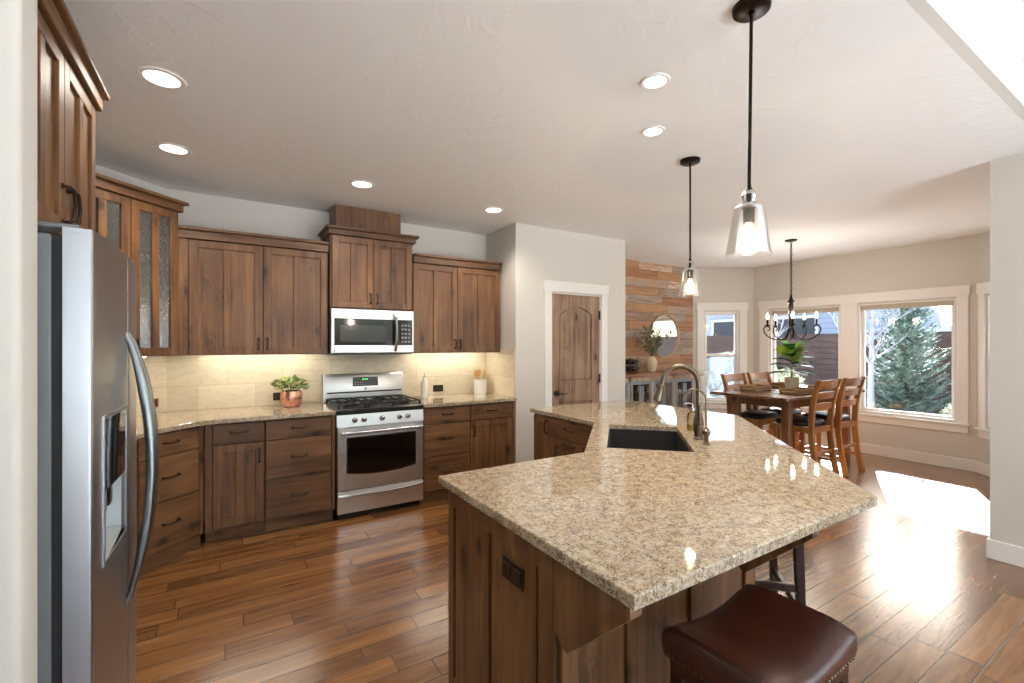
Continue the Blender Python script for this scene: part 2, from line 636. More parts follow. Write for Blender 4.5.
# ------------------------------------------------------------------ the room
ZC, ZL = 2.715, 2.93


def frame_of(P, Q):
    d = Vector((Q[0] - P[0], Q[1] - P[1]))
    return d.length, math.atan2(d.y, d.x)


def wall(name, P, Q, z1=ZC, th=0.12, openings=(), mat='wall', ext=(0, 0)):
    """Inner face on the line P-Q, thickness to its left; openings (s0, s1, z0, z1) along it."""
    L, ang = frame_of(P, Q)
    bm = BM()
    s = -ext[0]
    for (a, b, c, d) in sorted(openings):
        bx(bm, (s, 0, 0), (a, th, z1))
        if c > 0.001:
            bx(bm, (a, 0, 0), (b, th, c))
        bx(bm, (a, 0, d), (b, th, z1))
        s = b
    bx(bm, (s, 0, 0), (L + ext[1], th, z1))
    return struct(name, bm, mat, (P[0], P[1], 0), ang)


def baseboard(name, P, Q, h=0.13, s0=0.0, s1=None):
    L, ang = frame_of(P, Q)
    bm = BM()
    bx(bm, (s0, -0.016, 0), (L if s1 is None else s1, 0, h), 0.003)
    return struct(name, bm, 'white_trim', (P[0], P[1], 0), ang)


foot = [(-4.1, -4.7), (4.5, -4.7), (4.5, 0.84), (6.62, 0.84), (7.36, 1.58), (7.36, 4.28), (6.58, 4.93), (-4.1, 4.93)]
bm = BM()
prism(bm, foot, -0.06, 0.0)
struct('floor', bm, 'floor', smooth=0)
bm = BM()
bx(bm, (-3.98, -4.58, 0.0005), (4.40, -0.75, 0.012), 0.004)
struct('floor_living_bounce', bm, 'bounce_carpet')  # unseen pale flooring added to bounce sunlight onto the ceiling
bm = BM()
prism(bm, [(-4.1, 0.6555), (4.5, 0.6555), (4.5, 0.84), (6.62, 0.84), (7.36, 1.58), (7.36, 4.28), (6.58, 4.93), (-4.1, 4.93)], ZC, ZC + 0.04)
struct('ceiling', bm, 'ceiling', smooth=0)
bm = BM()
bx(bm, (-4.1, -4.7, ZL), (4.5, 0.66, ZL + 0.05))
struct('ceiling_living', bm, 'ceiling', smooth=0)
bm = BM()
bx(bm, (-4.1, 0.615, ZC - 0.0005), (4.5, 0.655, ZL - 0.0005))
struct('trim_1', bm, 'wall')

A0, A1, A2 = (-1.13, 1.655), (-1.13, 3.888), (-0.425, 4.593)
B0, B1, B2 = (2.51, 4.593), (2.51, 3.96), (4.08, 3.96)
C0, C1, C2 = (4.08, 4.83), (6.52, 4.83), (7.27, 4.23)
D0, D1, D2 = (7.27, 1.62), (6.57, 0.92), (4.42, 0.92)
wall('wall_left', A0, A1, ext=(0, 0.05))
wall('wall_corner', A1, A2, ext=(0.0, 0.03))
wall('wall_back', A2, B0, ext=(0.02, 0.12))
wall('wall_pantry_side', B0, B1, ext=(0.0, -0.12))
DOOR = (0.448, 1.172, 0.0, 2.03)
wall('wall_pantry_front', B1, B2, openings=[DOOR])
wall('wall_pantry_end', B2, C0, ext=(-0.12, 0.0))
wall('wall_dining_back', C0, C1, ext=(0.1, 0.05))
wall('wall_bay_left', C1, C2, openings=[(0.20, 0.73, 0.54, 2.0)], ext=(0.02, 0.05))
wall('wall_window', C2, D0, openings=[(0.27, 1.24, 0.56, 2.0), (1.465, 2.43, 0.56, 2.0)], ext=(0.05, 0.05))
wall('wall_bay_right', D0, D1, openings=[(0.16, 0.72, 0.54, 2.0)], ext=(0.05, 0.05))
wall('wall_dining_right', D1, D2, ext=(0.05, -0.12))
wall('wall_right', D2, (4.42, -4.6), z1=ZL, openings=[(1.9, 5.2, 0.08, 2.5)], ext=(0, 0.1))
wall('wall_living_back', (4.42, -4.6), (-4.0, -4.6), z1=ZL, openings=[(0.6, 3.4, 0.5, 2.5), (3.6, 6.4, 0.5, 2.5)], ext=(0, 0.1))
wall('wall_living_left', (-4.0, -4.6), (-4.0, 1.525), z1=ZL, ext=(0, 0.1))
# short wall that boxes in the fridge, with rounded corners
bm = BM()
r_ = 0.018
pts = [(-4.0, 1.525)]
for cx, cy, a0 in ((-0.416 - r_, 1.525 + r_, -90), (-0.416 - r_, 1.655 - r_, 0)):
    for k in range(5):
        a = R(a0 + 22.5 * k)
        pts.append((cx + r_ * math.cos(a), cy + r_ * math.sin(a)))
pts.append((-4.0, 1.655))
prism(bm, pts, 0, ZC)
struct('wall_fridge_side', bm, 'wall')
# seal behind the fridge wall (back of the kitchen)
bm = BM()
bx(bm, (-4.0, 1.655, 0), (-3.9, 4.93, ZC))
struct('wall_far_left', bm, 'wall')

# reclaimed plank cladding
bm = BM()
bx(bm, (4.081, 4.812, 0.0), (6.515, 4.8295, ZC - 0.001))
struct('wall_planks', bm, 'reclaimed', smooth=0)

baseboard('baseboard_window', C2, D0)
baseboard('baseboard_bay_left', C1, C2)
baseboard('baseboard_bay_right', D0, D1)
baseboard('baseboard_right', D2, (4.42, -4.6), s0=-0.016, s1=1.79)
baseboard('baseboard_dining_right', D1, D2)
baseboard('baseboard_pantry_front', B1, B2, s0=0.0, s1=0.35)
baseboard('baseboard_pantry_front_b', B1, B2, s0=1.27)
baseboard('baseboard_pantry_end', B2, C0)
baseboard('baseboard_fridge_side', (-4.0, 1.525), (-0.42, 1.525))

# travertine splashback
bm = BM()
bx(bm, (0.0, -0.012, 0.917), (2.935, 0.0, 1.40))
struct('trim_splashback_back', bm, 'tile', (A2[0], A2[1], 0), 0, smooth=0)
bm = BM()
bx(bm, (0.0, -0.012, 0.917), (0.997, 0.0, 1.40))
struct('trim_splashback_corner', bm, 'tile', (A1[0], A1[1], 0), PI / 4, smooth=0)
bm = BM()
bx(bm, (0.012, -0.012, 0.917), (0.622, 0.0, 1.40))
struct('trim_splashback_side', bm, 'tile', (B0[0], B0[1], 0), -PI / 2, smooth=0)
bm = BM()
bx(bm, (0.95, -0.012, 0.917), (2.233, 0.0, 1.40))
struct('trim_splashback_left', bm, 'tile', (A0[0], A0[1], 0), PI / 2, smooth=0)


# windows -------------------------------------------------------------
def window(name, P, Q, outer, openings, z0, z1, shade=False, hung=False, th=0.12):
    L, ang = frame_of(P, Q)
    w = bpy.data.objects.new(name, None)
    COL.objects.link(w)
    w.location = (P[0], P[1], 0)
    w.rotation_euler = (0, 0, ang)
    w['kind'] = 'structure'
    a, b = outer
    bm = BM()
    bx(bm, (a - 0.015, -0.028, z1 + 0.025), (b + 0.015, -0.0005, z1 + 0.15), 0.003)
    bx(bm, (a, -0.02, z0 - 0.02), (openings[0][0] - 0.012, -0.0005, z1 + 0.025), 0.003)
    bx(bm, (openings[-1][1] + 0.012, -0.02, z0 - 0.02), (b, -0.0005, z1 + 0.025), 0.003)
    for (p, q) in zip(openings, openings[1:]):
        bx(bm, (p[1] + 0.012, -0.02, z0 - 0.02), (q[0] - 0.012, -0.0005, z1 + 0.025), 0.003)
    obj('window_casing', bm, 'white_trim', w)
    bm = BM()
    bx(bm, (a - 0.02, -0.045, z0 - 0.045), (b + 0.02, -0.0005, z0 - 0.02), 0.004)
    bx(bm, (a, -0.02, z0 - 0.13), (b, -0.0005, z0 - 0.045), 0.003)
    obj('window_sill', bm, 'white_trim', w)
    for (s0, s1) in openings:
        bm = BM()
        t_ = 0.012
        bx(bm, (s0, -0.002, z0), (s0 + t_, th, z1))
        bx(bm, (s1 - t_, -0.002, z0), (s1, th, z1))
        bx(bm, (s0 + t_, -0.002, z0), (s1 - t_, th, z0 + t_))
        bx(bm, (s0 + t_, -0.002, z1 - t_), (s1 - t_, th, z1))
        f = 0.034
        y0, y1 = 0.05, 0.085
        bx(bm, (s0 + t_, y0, z0 + t_), (s0 + t_ + f, y1, z1 - t_), 0.003)
        bx(bm, (s1 - t_ - f, y0, z0 + t_), (s1 - t_, y1, z1 - t_), 0.003)
        bx(bm, (s0 + t_ + f, y0, z0 + t_), (s1 - t_ - f, y1, z0 + t_ + f), 0.003)
        bx(bm, (s0 + t_ + f, y0, z1 - t_ - f), (s1 - t_ - f, y1, z1 - t_), 0.003)
        if hung:
            zm = 1.29
            bx(bm, (s0 + t_ + f, y0 - 0.012, zm - 0.022), (s1 - t_ - f, y1, zm + 0.022), 0.003)
        obj('window_frame', bm, 'white_trim', w)
        if hung:
            bm = BM()
            bx(bm, (s0 + t_ + f, 0.066, zm + 0.022), (s1 - t_ - f, 0.070, z1 - t_ - f))
            obj('window_pane', bm, 'pane', w)
            bm = BM()
            bx(bm, (s0 + t_ + f, 0.066, z0 + t_ + f), (s1 - t_ - f, 0.070, zm - 0.022))
            obj('window_pane', bm, 'screen_pane', w, 'hazy lower pane behind an insect screen')
        else:
            bm = BM()
            bx(bm, (s0 + t_ + f, 0.066, z0 + t_ + f), (s1 - t_ - f, 0.070, z1 - t_ - f))
            obj('window_pane', bm, 'pane', w)
        if shade:
            bm = BM()
            bx(bm, (s0 + t_ + 0.004, 0.008, z1 - 0.075), (s1 - t_ - 0.004, 0.048, z1 - t_ - 0.001), 0.006)
            obj('window_shade', bm, 'shade_fabric', w)
    return w


window('window_1', C1, C2, (0.075, 0.855), [(0.20, 0.73)], 0.54, 2.0, hung=True)
window('window_2', C2, D0, (0.11, 2.545), [(0.27, 1.24), (1.465, 2.43)], 0.56, 2.0, shade=True)
window('window_3', D0, D1, (0.05, 0.83), [(0.16, 0.72)], 0.54, 2.0, hung=True)
# unseen living room glazing behind the viewpoint, added to let daylight in
window('window_4', D2, (4.42, -4.6), (1.79, 5.31), [(1.9, 3.53), (3.57, 5.2)], 0.08, 2.5)
window('window_5', (4.42, -4.6), (-4.0, -4.6), (0.49, 6.51), [(0.6, 3.4), (3.6, 6.4)], 0.5, 2.5)

# pantry door --------------------------------------------------------
PX, PY = B1
dr = bpy.data.objects.new('door_1', None)
COL.objects.link(dr)
dr.location = (PX, PY, 0)
dr['kind'] = 'structure'
a, b = DOOR[0], DOOR[1]
bm = BM()
cw = 0.09
bx(bm, (a - cw, -0.02, 0), (a + 0.004, -0.0005, 2.035), 0.003)
bx(bm, (b - 0.004, -0.02, 0), (b + cw, -0.0005, 2.035), 0.003)
bx(bm, (a - cw - 0.018, -0.026, 2.035), (b + cw + 0.018, -0.0005, 2.15), 0.003)
bx(bm, (a, 0.0, 0), (a + 0.012, 0.119, 2.029))
bx(bm, (b - 0.012, 0.0, 0), (b, 0.119, 2.029))
bx(bm, (a + 0.012, 0.0, 2.018), (b - 0.012, 0.119, 2.029))
obj('door_casing', bm, 'white_trim', dr)
x0, x1 = a + 0.015, b - 0.015
bm = BM()
bx(bm, (x0, 0.036, 0.01), (x1, 0.056, 2.014))
st = 0.115
fy0, fy1 = 0.010, 0.036


def arch_strip(bm, xa, xb, zs, rise, ztop, n=14):
    pts = [(xb, ztop), (xa, ztop)]
    for k in range(n + 1):
        u = k / n
        pts.append((xa + (xb - xa) * u, zs + rise * (1 - (2 * u - 1) ** 2)))
    lo = [bm.verts.new((p[0], fy0, p[1])) for p in pts]
    hi = [bm.verts.new((p[0], fy1, p[1])) for p in pts]
    m = len(pts)
    fs = [bm.faces.new(lo), bm.faces.new(hi[::-1])]
    for i in range(m):
        fs.append(bm.faces.new((lo[i], lo[(i + 1) % m], hi[(i + 1) % m], hi[i])))
    bmesh.ops.recalc_face_normals(bm, faces=fs)


bx(bm, (x0, fy0, 0.01), (x0 + st, fy1, 2.014), 0.003)
bx(bm, (x1 - st, fy0, 0.01), (x1, fy1, 2.014), 0.003)
bx(bm, (x0 + st, fy0, 0.01), (x1 - st, fy1, 0.24), 0.003)
bx(bm, (x0 + st, fy0, 0.82), (x1 - st, fy1, 1.06), 0.003)
arch_strip(bm, x0 + st, x1 - st, 1.80, 0.085, 2.013)
# raised panels
pan = [(x0 + st + 0.014, 1.074), (x1 - st - 0.014, 1.074)]
n = 12
for k in range(n + 1):
    u = 1 - k / n
    pan.append((x0 + st + 0.014 + (x1 - x0 - 2 * st - 0.028) * u, 1.783 + 0.083 * (1 - (2 * u - 1) ** 2)))
prism(bm, pan, 0.020, 0.0365, 0.0, 'y')
bx(bm, (x0 + st + 0.014, 0.020, 0.254), (x1 - st - 0.014, 0.0365, 0.806), 0.003)
obj('door_leaf', bm, 'door_wood', dr)
for z in (0.25, 1.07, 1.80):
    bm = BM()
    bx(bm, (x1 - 0.012, 0.004, z - 0.05), (x1 + 0.010, 0.012, z + 0.05), 0.002)
    tube(bm, [(x1 + 0.004, 0.002, z - 0.052), (x1 + 0.004, 0.002, z + 0.052)], 0.006, 8)
    obj('door_hinge', bm, 'bronze', dr)
bm = BM()
hx, hz = x0 + 0.062, 0.925
dm = Matrix.Translation((hx, 0.006, hz)) @ Matrix.Rotation(PI / 4, 4, 'Y')
bx(bm, (-0.028, -0.006, -0.028), (0.028, 0.006, 0.028), 0.003, dm)
tube(bm, [(hx, 0.0, hz), (hx, -0.045, hz)], 0.009, 10)
tube(bm, [(hx - 0.01, -0.045, hz), (hx + 0.03, -0.047, hz + 0.004), (hx + 0.07, -0.046, hz - 0.006), (hx + 0.115, -0.045, hz + 0.004)], [0.009, 0.009, 0.007, 0.006], 10)
obj('door_lever', bm, 'bronze', dr)

# outdoors -----------------------------------------------------------
bm = BM()
bx(bm, (-30, -40, -0.42), (45, 45, -0.32))
struct('ground', bm, 'bounce_ground', smooth=0)  # paleness chosen to bounce sunlight up to the dining ceiling
bm = BM()
bx(bm, (-14, -16, -0.318), (7.0, -4.75, -0.10))
bx(bm, (-14, -4.75, -0.318), (-4.15, 6, -0.10))
struct('bounce_patio', bm, 'bounce_paving', smooth=0)  # unseen bright paving added to throw sunlight in through the windows
bm = BM()
bx(bm, (7.42, -0.6, 2.45), (8.60, 6.2, 2.60))
struct('roof', bm, 'white_trim', smooth=0)


def fence(name, label, P, Q, h, group=None):
    L, ang = frame_of(P, Q)
    f = thing(name, label, 'fence', (P[0], P[1], -0.32), ang, group)
    n = max(1, round(L / 2.4))
    for k in range(n + 1):
        bm = BM()
        bx(bm, (L * k / n - 0.05, 0.02, 0), (L * k / n + 0.05, 0.12, h + 0.05), 0.004)
        obj('post', bm, 'fence_wood', f)
    for k in range(n):
        bm = BM()
        z = 0.05
        while z + 0.14 <= h + 1e-6:
            bx(bm, (L * k / n + 0.005, 0.0, z), (L * (k + 1) / n - 0.005, 0.02, z + 0.142), 0.003)
            z += 0.152
        bx(bm, (L * k / n + 0.005, 0.0205, 0.05), (L * (k + 1) / n - 0.005, 0.028, h - 0.01))  # thin backing sheet added to keep light out of the gaps
        obj('board_panel', bm, 'fence_wood', f)
    return f


fence('garden_fence', 'long dark-stained horizontal board fence beyond the dining windows', (13.6, 14.0), (13.6, -5.0), 2.09)

# neighbouring houses
def house(label, loc, L, D, zw, zr, wins):
    h = thing('neighbour_house', label, 'house', loc, 0)
    bm = BM()
    bx(bm, (0, 0, 0), (D, L, zw))
    obj('wall_body', bm, 'siding', h)
    bm = BM()
    prism(bm, [(-0.6, zw - 0.05), (-0.6, zw + 0.1), (D / 2, zr), (D + 0.6, zw + 0.1), (D + 0.6, zw - 0.05)][::-1], -0.6, L + 0.6, 0, 'y')
    obj('gable_roof', bm, 'house_roof', h)
    bm = BM()
    bx(bm, (-0.70, -0.6, zw - 0.12), (-0.605, L + 0.6, zw + 0.08))
    obj('gutter_board', bm, 'house_white', h)
    for yy, w_ in wins:
        bm = BM()
        z0, z1 = zw - 1.75, zw - 0.45
        bx(bm, (-0.04, yy - 0.1, z0 - 0.1), (-0.005, yy, z1 + 0.1))
        bx(bm, (-0.04, yy + w_, z0 - 0.1), (-0.005, yy + w_ + 0.1, z1 + 0.1))
        bx(bm, (-0.04, yy, z0 - 0.1), (-0.005, yy + w_, z0))
        bx(bm, (-0.04, yy, z1), (-0.005, yy + w_, z1 + 0.1))
        wf = obj('house_window', bm, 'house_white', h)
        bm = BM()
        bx(bm, (-0.02, yy, z0), (-0.004, yy + w_, z1))
        obj('glass_pane', bm, 'house_glass', wf)


house('tall pale blue-grey house behind the fence, seen past the chandelier', (17.8, 7.4, -0.32), 9.0, 7.0, 3.2, 5.6, [(0.7, 1.3), (3.2, 1.5), (6.4, 1.3)])
house('low pale house behind the fence, seen past the spruce', (22.0, 0.5, -0.32), 6.2, 5.0, 2.35, 3.1, [(0.8, 1.2), (3.6, 1.4)])


def leaf_card(bm, p, d, up, ln, wd, fold=0.25):
    """a pointed folded leaf of 4 faces"""
    d = Vector(d).normalized()
    s = d.cross(Vector(up))
    s = s.normalized() if s.length > 1e-4 else Vector((1, 0, 0))
    n = s.cross(d).normalized()
    p = Vector(p)
    mid = p + d * ln * 0.5 - n * wd * fold
    tip = p + d * ln
    a_ = p + d * ln * 0.45 + s * wd * 0.5
    b_ = p + d * ln * 0.45 - s * wd * 0.5
    v = [bm.verts.new(x) for x in (p, a_, tip, b_, mid)]
    for f in ((0, 1, 4), (1, 2, 4), (2, 3, 4), (3, 0, 4)):
        bm.faces.new([v[i] for i in f])


def spruce(x, y, z0, h, r):
    rnd = random.Random(3)
    t_ = thing('spruce_tree', 'blue-green spruce tree outside the larger dining window', 'tree', (x, y, z0))
    bm = BM()
    tube(bm, [(0, 0, 0), (0, 0, h * 0.5), (0, 0, h * 0.97)], [0.07, 0.045, 0.01], 8)
    obj('trunk', bm, 'bark_dark', t_)
    bm = BM()
    for k in range(330):
        u = (k + rnd.random()) / 330
        z = h * (0.06 + 0.92 * u)
        L = r * (1 - u) * (0.75 + 0.45 * rnd.random()) + 0.05
        a = k * 2.399 + rnd.random() * 0.5
        slope = 0.35 + 0.45 * u
        dv = Vector((math.cos(a), math.sin(a), slope)).normalized()
        m = max(4, int(L / 0.045))
        for j in range(m):
            q = Vector((0, 0, z)) + dv * L * (j + 0.5) / m + Vector((0, 0, -0.12 * L * math.sin(PI * j / m)))
            for sgn in (-1, 1, 0, 2):
                sd = Vector((-math.sin(a), math.cos(a), 0)) * (sgn if sgn < 2 else 0) + dv * 0.7 + Vector((rnd.uniform(-.3, .3), rnd.uniform(-.3, .3), rnd.uniform(-.15, .45)))
                leaf_card(bm, q, sd, (rnd.uniform(-.4, .4), rnd.uniform(-.4, .4), 1), 0.085 + 0.06 * rnd.random(), 0.03, 0.2)
    obj('foliage', bm, 'spruce', t_, smooth=0)


spruce(12.0, 3.72, -0.32, 3.75, 0.86)


def bare_tree(x, y, h, r, label, mat, seed, lean=0.0, group=None):
    rnd = random.Random(seed)
    t_ = thing('bare_tree', label, 'tree', (x, y, -0.32), 0, group)
    bm = BM()
    trunk = [Vector((lean * k / 6 + rnd.uniform(-.02, .02), rnd.uniform(-.02, .02), h * k / 6)) for k in range(7)]
    tube(bm, trunk, [r * (1 - 0.13 * k) for k in range(7)], 8)
    obj('trunk', bm, mat, t_)
    bm = BM()

    def grow(p, d, L, rad, lev):
        pts = [p]
        q = p
        for k in range(4):
            d = (d + Vector((rnd.uniform(-.28, .28), rnd.uniform(-.28, .28), rnd.uniform(-.05, .25)))).normalized()
            q = q + d * L / 4
            pts.append(q)
        tube(bm, pts, [rad * (1 - 0.17 * k) for k in range(5)], 5)
        if lev > 0:
            for k in range(1, 5):
                for _ in range(2 if lev > 1 else 1):
                    dd = (d * 0.5 + Vector((rnd.uniform(-1, 1), rnd.uniform(-1, 1), rnd.uniform(-.1, .9)))).normalized()
                    grow(pts[k], dd, L * rnd.uniform(.4, .65), rad * 0.55, lev - 1)
    for k in range(3, 7):
        for _ in range(2 if k < 6 else 1):
            a = rnd.uniform(0, 2 * PI)
            grow(trunk[k], Vector((math.cos(a), math.sin(a), 0.8)).normalized(), h * 0.30, r * 0.45, 2)
    obj('branches', bm, mat, t_)


bare_tree(10.78, 3.89, 2.8, 0.075, 'slim pale-barked bare tree beside the spruce outside', 'bark_pale', 5)
bare_tree(10.4, 5.9, 2.9, 0.05, 'pale bare tree outside behind the potted fig', 'bark_pale', 11)
bare_tree(11.0, 8.6, 3.0, 0.06, 'bare tree outside the narrow double-hung window', 'bark_pale', 21)


def shrub(x, y, r, h, label, seed):
    rnd = random.Random(seed)
    t_ = thing('garden_shrub', label, 'shrub', (x, y, -0.32))
    bm = BM()
    for k in range(5):
        a = k * 1.26
        tube(bm, [(0, 0, 0), (0.3 * r * math.cos(a), 0.3 * r * math.sin(a), h * 0.6)], [0.02, 0.008], 6)
    obj('stems', bm, 'bark_dark', t_)
    bm = BM()
    for k in range(1500):
        a = rnd.uniform(0, 2 * PI)
        u = rnd.uniform(-0.6, 1)
        rr = math.sqrt(max(0, 1 - u * u)) * r * rnd.uniform(.6, 1)
        p = Vector((rr * math.cos(a), rr * math.sin(a), h * 0.55 + u * h * 0.45))
        leaf_card(bm, p, (math.cos(a) + rnd.uniform(-.6, .6), math.sin(a) + rnd.uniform(-.6, .6), u + rnd.uniform(-.5, .5)), (rnd.uniform(-1, 1), rnd.uniform(-1, 1), 1), 0.11, 0.055)
    obj('foliage', bm, 'shrub', t_, smooth=0)


shrub(9.6, 5.0, 0.45, 1.25, 'pale frosted round shrub outside behind the ladder-back chairs', 1)
shrub(9.7, 6.2, 0.5, 1.55, 'pale frosted shrub outside behind the chandelier', 2)
shrub(10.2, 2.3, 0.4, 0.8, 'low pale shrub at the foot of the spruce', 3)

# ------------------------------------------------------------------ cabinets
def pull(parent, cx, cz, vert, L=0.10, y=0.0, mat='bronze'):
    bm = BM()
    h = L / 2
    a, b = ((0, 0, -h), (0, 0, h)) if vert else ((-h, 0, 0), (h, 0, 0))
    o = Vector((cx, y, cz))
    a, b = Vector(a), Vector(b)
    out = Vector((0, -0.030, 0))
    tube(bm, [o + a, o + a * 0.97 + out * 0.7, o + a * 0.8 + out, o + out * 1.12, o + b * 0.8 + out, o + b * 0.97 + out * 0.7, o + b], [0.0065, 0.006, 0.0055, 0.0062, 0.0055, 0.006, 0.0065], 8)
    for e in (a, b):
        bx(bm, tuple(o + e + Vector((-0.009, -0.006, -0.009))), tuple(o + e + Vector((0.009, -0.0002, 0.009))), 0.002)
    return obj('handle', bm, mat, parent)


def shaker(parent, x0, x1, z0, z1, hx=None, hz=None, glass=False, mid=True, st=0.058, hl=0.10):
    bm = BM()
    bv = 0.0025
    bx(bm, (x0, 0, z0), (x0 + st, 0.02, z1), bv)
    bx(bm, (x1 - st, 0, z0), (x1, 0.02, z1), bv)
    bx(bm, (x0 + st, 0, z0), (x1 - st, 0.02, z0 + st), bv)
    bx(bm, (x0 + st, 0, z1 - st), (x1 - st, 0.02, z1), bv)
    xm = (x0 + x1) / 2
    mw = 0.046 if not glass else 0.05
    if mid:
        bx(bm, (xm - mw / 2, 0, z0 + st), (xm + mw / 2, 0.02, z1 - st), bv)
    if not glass:
        bx(bm, (x0 + st - 0.004, 0.012, z0 + st - 0.004), (x1 - st + 0.004, 0.019, z1 - st + 0.004))
    d = obj('door', bm, 'alder_z', parent)
    if glass:
        for a, b in ((x0 + st, xm - mw / 2), (xm + mw / 2, x1 - st)):
            bm = BM()
            bx(bm, (a - 0.003, 0.010, z0 + st - 0.003), (b + 0.003, 0.014, z1 - st + 0.003))
            obj('glass_pane', bm, 'seeded_glass', d)
    if hx is not None:
        pull(d, hx, hz, True, hl)
    return d


def drawer(parent, x0, x1, z0, z1, handle=True):
    bm = BM()
    bx(bm, (x0, 0, z0), (x1, 0.02, z1), 0.003)
    d = obj('drawer', bm, 'alder_x', parent)
    if handle:
        pull(d, (x0 + x1) / 2, (z0 + z1) / 2 + 0.01, False, 0.105)
    return d


def base_cabinet(label, loc, rot, w, d, group=None, lead=0.0, tail=0.0, toe=True):
    c = thing('base_cabinet', label, 'cabinet', loc, rot, group)
    bm = BM()
    bx(bm, (-lead if lead < 0.03 else 0.0, 0.036, 0.10), (w + tail if tail < 0.03 else w, d, 0.884))
    if lead:
        bx(bm, (-lead, 0.004, 0.10), (-0.002, 0.036, 0.884), 0.001)
    if tail:
        bx(bm, (w + 0.002, 0.004, 0.10), (w + tail, 0.036, 0.884), 0.001)
    obj('carcass', bm, 'alder_z', c)
    if toe:
        bm = BM()
        bx(bm, (-lead, 0.085, 0.002), (w + tail, 0.105, 0.10))
        obj('toe_kick', bm, 'alder_x', c)
    return c


G3 = [(0.724, 0.872), (0.424, 0.718), (0.112, 0.418)]
FY = 3.955
BG = 'stained base cabinets along the back wall'
# back run, by the corner: one drawer over a door
c = base_cabinet('base cabinet with one drawer over a door, beside the angled corner drawers', (-0.098, FY, 0), 0, 0.336, 0.63, BG, lead=0.045)
drawer(c, 0.003, 0.333, *G3[0])
shaker(c, 0.003, 0.333, 0.112, 0.718, 0.300, 0.62)
c = base_cabinet('three-drawer base cabinet close against the range, under the copper pot', (0.242, FY, 0), 0, 0.478, 0.63, BG, tail=0.028)
for z in G3:
    drawer(c, 0.003, 0.475, *z)
c = base_cabinet('three-drawer base cabinet under the white bottle, on the pantry side of the range', (1.515, FY, 0), 0, 0.474, 0.63, BG, lead=0.004)
for z in G3:
    drawer(c, 0.003, 0.471, *z)
c = base_cabinet('base cabinet with one drawer over a door, under the utensil crock', (1.991, FY, 0), 0, 0.478, 0.63, BG, tail=0.036)
drawer(c, 0.003, 0.475, *G3[0])
shaker(c, 0.003, 0.475, 0.112, 0.718, 0.034, 0.62)
# angled corner: three drawers
q = 1 / math.sqrt(2)
c = base_cabinet('angled corner base cabinet with three drawers, between fridge and back wall', (-0.475, 3.635, 0), PI / 4, 0.424, 0.62, None, lead=0.012, tail=0.038, toe=False)
for z in G3:
    drawer(c, 0.003, 0.421, *z)
bm = BM()
bx(bm, (-0.012, 0.03, 0.002), (0.46, 0.05, 0.10))
obj('toe_kick', bm, 'alder_x', c)
# left run, between the fridge and the corner
c = base_cabinet('two-door base cabinet on the fridge wall, between fridge and angled corner', (-0.485, 2.645, 0), PI / 2, 0.965, 0.62, None, tail=0.0)
drawer(c, 0.003, 0.481, *G3[0])
drawer(c, 0.484, 0.962, *G3[0])
shaker(c, 0.003, 0.481, 0.112, 0.718, 0.448, 0.62)
shaker(c, 0.484, 0.962, 0.112, 0.718, 0.518, 0.62)


def arc_corner(p, a, b, r, n=6):
    """points rounding corner p between directions towards a and b"""
    p, a, b = Vector(p), Vector(a), Vector(b)
    u, w = (a - p).normalized(), (b - p).normalized()
    s, e = p + u * r, p + w * r
    return [tuple((s * (1 - t_) ** 2 + p * 2 * t_ * (1 - t_) + e * t_ * t_)) for t_ in (k / n for k in range(n + 1))]


def slab(name, pts, z0, z1, mat, label, cat, hole=None, bev=0.004):
    bm = BM()
    vs = [bm.verts.new((p[0], p[1], z1)) for p in pts]
    es = [bm.edges.new((vs[i], vs[(i + 1) % len(vs)])) for i in range(len(vs))]
    if hole:
        hv = [bm.verts.new((p[0], p[1], z1)) for p in hole]
        es += [bm.edges.new((hv[i], hv[(i + 1) % len(hv)])) for i in range(len(hv))]
    bmesh.ops.triangle_fill(bm, use_beauty=True, use_dissolve=True, edges=es)
    bmesh.ops.recalc_face_normals(bm, faces=bm.faces)
    if bm.faces[:][0].normal.z < 0:
        bmesh.ops.reverse_faces(bm, faces=bm.faces)
    top = list(bm.faces)
    r = bmesh.ops.extrude_face_region(bm, geom=top)
    nv = [g for g in r['geom'] if isinstance(g, bmesh.types.BMVert)]
    bmesh.ops.translate(bm, vec=(0, 0, z0 - z1), verts=nv)
    for f in bm.faces:
        f.normal_update()
    bmesh.ops.recalc_face_normals(bm, faces=bm.faces)
    if bev:
        sel = [e for e in bm.edges if e.is_manifold and len(e.link_faces) == 2 and abs(e.verts[0].co.z - z1) < 1e-5 and abs(e.verts[1].co.z - z1) < 1e-5 and abs(e.link_faces[0].normal.z) + abs(e.link_faces[1].normal.z) < 1.1]
        bmesh.ops.bevel(bm, geom=sel, offset=bev, segments=2, affect='EDGES', profile=0.5)
    return tag(obj(name, bm, mat, None, None, 0), label, cat)


CT0, CT1 = 0.8855, 0.917
pts = [(-1.128, 2.645), (-0.46, 2.645)]
pts += arc_corner((-0.46, 3.612), (-0.46, 2.7), (-0.13, 3.93), 0.10)
pts += arc_corner((-0.142, 3.93), (-0.46, 3.612), (0.7, 3.93), 0.14)
pts += [(0.749, 3.93), (0.749, 4.591), (-0.424, 4.591), (-1.128, 3.887)]
slab('granite_worktop', pts, CT0, CT1, 'granite', 'speckled granite worktop curving round the corner from fridge to range', 'worktop')
slab('granite_worktop', [(1.511, 3.93), (2.507, 3.93), (2.507, 4.591), (1.511, 4.591)], CT0, CT1, 'granite', 'short granite worktop between the range and the pantry wall', 'worktop')


